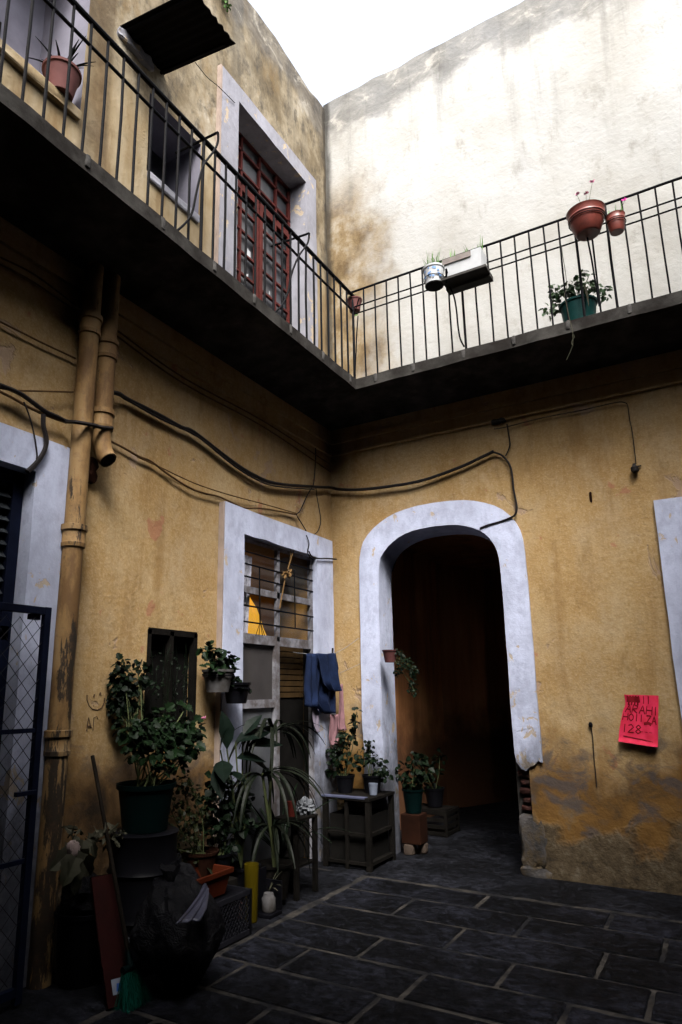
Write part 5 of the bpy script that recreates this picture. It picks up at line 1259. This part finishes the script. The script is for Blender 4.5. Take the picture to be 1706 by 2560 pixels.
mb = MB(); p = diag(*b4(1040,1345), sgn*.02); mb.bar(p+Vector((0,0,-.03)), p+Vector((.004,0,.035)), .012, .02); o = mb.build('clothespin', M['black_pl'], None, tuple(p), bevel=.002); tag(o, 'small dark clothespin holding the jeans on the line', 'clothespin')

# --- rubbish heap at the foot of the left wall
def bag(c, r3, label, seed, mt_, nk=True):
    c = Vector(c); mb = MB(); n, m_ = 64, 44; vs = []; fs = []
    for j in range(m_+1):
        t = j/m_; z_ = r3[2]*t
        prof_ = (sin(min(1, t*1.15+.14)*pi*.5)**.8) * (1-max(0, t-.42)**1.35*1.6) if t < .9 else .13+(t-.9)*.9
        prof_ = max(prof_, .10)
        for i in range(n):
            a = 2*pi*i/n; q = Vector((cos(a)*1.2, sin(a)*1.2, t*2.2))
            cr_ = 1+.26*noise.noise(q*1.4+Vector((seed,0,0)))+.12*noise.noise(Vector((a*3.2, t*2.5, seed)))
            pleat = .11*max(0, t-.2)*sin(a*9+3*noise.noise(q*2)+t*4) + -.10*abs(noise.noise(Vector((cos(a)*3, sin(a)*3+t*5, seed+4)))) - .05*abs(noise.noise(Vector((a*14, t*16, seed+9))))
            r_ = prof_*(cr_+pleat)
            vs.append(c+Vector((r3[0]*r_*cos(a), r3[1]*r_*sin(a), z_*(1+.06*noise.noise(q)) + (0 if t > .02 else 0))) + Vector((-.10*t*t, -.02*t, 0)))
    for j in range(m_):
        for i in range(n): a = j*n+i; b2 = j*n+(i+1) % n; fs.append((a, b2, b2+n, a+n))
    fs.append(tuple(range(n))[::-1]); fs.append(tuple(m_*n+k_ for k_ in range(n)))
    o = mb.add(vs, fs).build('garbage_bag', mt_, None, tuple(c), smooth=True); tag(o, label, 'bag'); return o
bm_, bt_, bb_ = mat('shiny_black_plastic', .5, 0, .10); bb_.inputs['Base Color'].default_value = (.0015,.0015,.0025,1); bn_ = NT(bt_, True); bn_.bump(bn_.noise(13, 7, .68, dist=.8), .9, .03, bb_)
gb = bag((.80,-3.20,.004), (.26,.27,.60), 'big knotted black garbage bag on the ground in front of the drum', 3, bm_)
# pale lilac sheet imitating the sheen on the bag
Zb = lambda x, y_, d: on(x*800/1568, 2000+y_*560/1098, 0, d)
mb = MB(); vs = []; fs = []
e0 = [Zb(935,395,.80), Zb(900,450,.86), Zb(850,510,.92), Zb(775,590,.98)]; e1 = [Zb(950,420,.80), Zb(945,470,.87), Zb(935,520,.94), Zb(905,575,1.0)]
for j in range(13):
    t = j/12*3; k_ = min(int(t), 2); f = t-k_; a = e0[k_].lerp(e0[k_+1], f); b2 = e1[k_].lerp(e1[k_+1], f)
    for i in range(13): u = i/12; p = a.lerp(b2, u); p.x += .10+.012*sin(u*14+j*.1)+.005*sin(u*31); vs.append(p)
for j in range(12):
    for i in range(12): q = j*13+i; fs.append((q, q+1, q+14, q+13))
mb.add(vs, fs).build('sheen_patch', simple('lilac_grey_sheen', (.035,.036,.055), .35, spec=.3, var=.3, scale=10), gb, smooth=True, solid=.003)
bag((.42,-2.72,.004), (.17,.20,.52), 'smaller black garbage bag squeezed behind the big one', 8, bm_)
# bucket with wilted cabbage leaves
r0 = root('bucket', (.22,-3.42,.004), 'dark bucket full of kitchen waste at the foot of the tall drainpipe', 'bucket')
mb = MB(); mb.lathe([(.12,0),(.125,.01),(.145,.34),(.158,.345),(.158,.365),(.148,.365),(.142,.33)], (.24,-3.40,.006), 28); mb.build('body', M['black_pl'], r0, smooth=True)
mb = MB(); blob(mb, (.24,-3.40,.42), (.13,.13,.12), .35, 2.5, 26, 14, 0, 5); mb.build('waste_bag', bm_, r0, smooth=True)
mb = MB(); 
for (x, y_, tx, ty, d, wd_) in ((700,330,690,780,.40,.14),(740,300,760,740,.42,.10),(720,340,640,640,.41,.12),(690,300,520,480,.36,.11),(760,300,900,560,.38,.12),(700,240,620,420,.34,.09),(900,200,940,380,.34,.05),(860,180,980,170,.30,.06),(1100,170,1210,190,.30,.05),(820,200,780,420,.38,.10),(930,150,1060,100,.28,.05),(760,160,700,330,.35,.04)):
    p = L(*z7(x, y_), d); q = L(*z7(tx, ty), d+.03); mb.leaf(p, q-p, Vector((1,-.4,.3))+rvec(.3), (q-p).length, wd_, 'lobed', .2)
for k_ in range(46):
    p = L(*z7(random.uniform(660,1230), random.uniform(80,260)), random.uniform(.24,.38)); mb.leaf(p, rvec(), rvec(), random.uniform(.04,.10), random.uniform(.015,.045), 'lobed', .3)
o = mb.build('wilted_leaves', M['dry'], None, tuple(L(*z7(740,300), .38))); tag(o, 'wilted pale cabbage leaves and roots drooping from the bucket', 'cabbage leaves')
mb = MB()
for q in ((725,300,.05),(700,270,.035),(745,330,.03)): blob(mb, L(*z7(q[0],q[1]), .40), (q[2]*.6,q[2]*.7,q[2]), .3, 3, 14, 10, 0, q[0])
mb.build('root_end', simple('pale_root', (.17,.13,.12), .8), o, smooth=True)
mb = MB(); blob(mb, (.34,-3.25,.14), (.10,.10,.14), .3, 2.5, 26, 16, .95, 14); o = mb.build('plastic_bag', simple('murky_clear_plastic', (.03,.034,.04), .3, spec=.5), None, (.34,-3.25,.01), smooth=True); tag(o, 'murky dark plastic bag on the ground between the bucket and the red plank', 'bag')
# red plank
ft = G(300,2515,.0); tp = L(255,2190,.34)
mb = MB(); dr_ = (tp-ft); W_ = Vector((.35,.94,0)).normalized()*.065
vs = []
for (p, s_) in ((ft, 1), (ft.lerp(tp,.5), 1.05), (tp, 1.0)):
    nn = dr_.cross(W_).normalized()*.011
    vs += [p-W_*s_-nn, p+W_*s_-nn, p+W_*s_+nn, p-W_*s_+nn]
fs = [(0,1,2,3),(11,10,9,8)]
for l_ in (0,4):
    for k_ in range(4): a = l_+k_; b2 = l_+(k_+1) % 4; fs.append((a, b2, b2+4, a+4))
mb.add(vs, fs); o = mb.build('plank', simple('dark_red_board', (.013,.0018,.0015), .9, var=.4), None, tuple(ft), bevel=.003); tag(o, 'dark red board leaning against the rubbish with a small sticker', 'board')
nn = dr_.cross(W_).normalized(); nn = nn if nn.dot(CAM-ft) > 0 else -nn
mb = MB(); c = ft+dr_*.13+nn*.0135; mb.add([c-W_*.5-dr_*.05, c+W_*.6-dr_*.05, c+W_*.6+dr_*.06, c-W_*.5+dr_*.06], [(0,1,2,3)]); st = mb.build('sticker', simple('white_sticker', (.14,.16,.2), .5), o)
mb = MB(); c += nn*.001; mb.add([c-W_*.2-dr_*.03, c+W_*.5-dr_*.035, c+W_*.4+dr_*.02, c-W_*.1+dr_*.025], [(0,1,2,3)]); mb.build('blue_print', simple('blue_print', (.02,.07,.25), .5), st)
# broom
r0 = root('broom', (.72,-3.46,.0), 'broom with green plastic bristles standing beside the red board', 'broom')
bt = G(335,2515,.0); hd = Vector((bt.x-.055, bt.y+.02, .17)); top_ = Vector((.1,-3.279,1.176))
mb = MB(); mb.tube([hd, top_], .012, 10); mb.build('handle', M['wood'], r0, smooth=True)
mb = MB(); mb.tube([hd+Vector((0,-.055,-.01)), hd+Vector((0,.055,-.01))], [.018,.018], 10); mb.tube([hd+Vector((.0,0,-.01)), hd+(top_-hd).normalized()*.07], [.022,.015], 10); mb.build('head', M['teal'], r0, smooth=True)
mb = MB()
for k_ in range(260):
    a = hd+Vector((random.uniform(-.014,.014), random.uniform(-.055,.055), -.02)); e = Vector((bt.x+random.uniform(-.05,.05), bt.y+(a.y-hd.y)*1.5+random.uniform(-.02,.02), .004)); mb.tube([a, a.lerp(e,.5)+rvec(.005), e], .0016, 3, cap=False)
mb.build('bristles', M['green_pl'], r0)
# warm light inside the room behind the glazed door
rl = bpy.data.lights.new('room_lamp', 'POINT'); rl.energy = 1.6; rl.color = (1, .62, .18); rl.shadow_soft_size = .06
ro = bpy.data.objects.new('room_lamp', rl); col.objects.link(ro); ro.location = (-1.9, -.25, 2.75)

# yellow curtain inside the room, self-glowing in place of lamplight
m_, t_, b_ = mat('glowing_yellow_curtain', .9); b_.inputs['Base Color'].default_value = (.7,.35,.02,1); b_.inputs['Emission Color'].default_value = (1,.50,.03,1); b_.inputs['Emission Strength'].default_value = .16
mb = MB(); vs = []; fs = []
rowz = [(885,366,372),(930,366,395),(1000,360,440),(1080,355,470),(1150,350,490),(1225,345,522)]
for (y_, xl, xr) in rowz:
    for i in range(9): p = L(*b4(xl+(xr-xl)*i/8, y_), -.9); p.x += .015*sin(i*1.9); vs.append(p)
for j in range(len(rowz)-1):
    for i in range(8): q = j*9+i; fs.append((q, q+1, q+10, q+9))
o = mb.add(vs, fs).build('glowing_curtain', m_, None, tuple(vs[0]), smooth=True); tag(o, 'warm yellow curtain given its own glow inside the room behind the grille', 'curtain')
# hanging dry strands and hooks behind the grille
mb = MB(); mb.tube([L(*b4(468,690),.02), L(*b4(470,1000),.02), L(*b4(474,1130),.02)], .007, 6)
for dx in (-35,-10,18,34): mb.tube([L(*b4(474,1110),.02), L(*b4(474+dx,1220),.025)], .003, 5)
o = mb.build('frayed_cord', M['black'], None, tuple(L(*b4(468,690),.02))); tag(o, 'dark cord with frayed end tied on the grille before the glowing curtain', 'cord')
mb = MB(); mb.tube([L(*b4(742,705),.02), L(*b4(748,1160),.02)], .006, 6); o = mb.build('hanging_rod', M['black'], None, tuple(L(*b4(742,705),.02))); tag(o, 'thin dark rod hanging on the right part of the grille', 'rod')
mb = MB(); p = L(*b4(680,735),.03); leafcloud(mb, p, (.03,.045,.04), 40, .035, 'oval'); mb.tube([L(*b4(755,515),.03), L(*b4(720,600),.03), p, L(*b4(660,820),.03), L(*b4(625,1010),.03)], .006, 5); mb.tube([L(*b4(710,520),.03), L(*b4(712,620),.03), p], .004, 5)
o = mb.build('dried_flower', simple('straw', (.13,.075,.03), .9, var=.3), None, tuple(p)); tag(o, 'dried straw-coloured flower hanging on the grille over the door', 'dried flower')
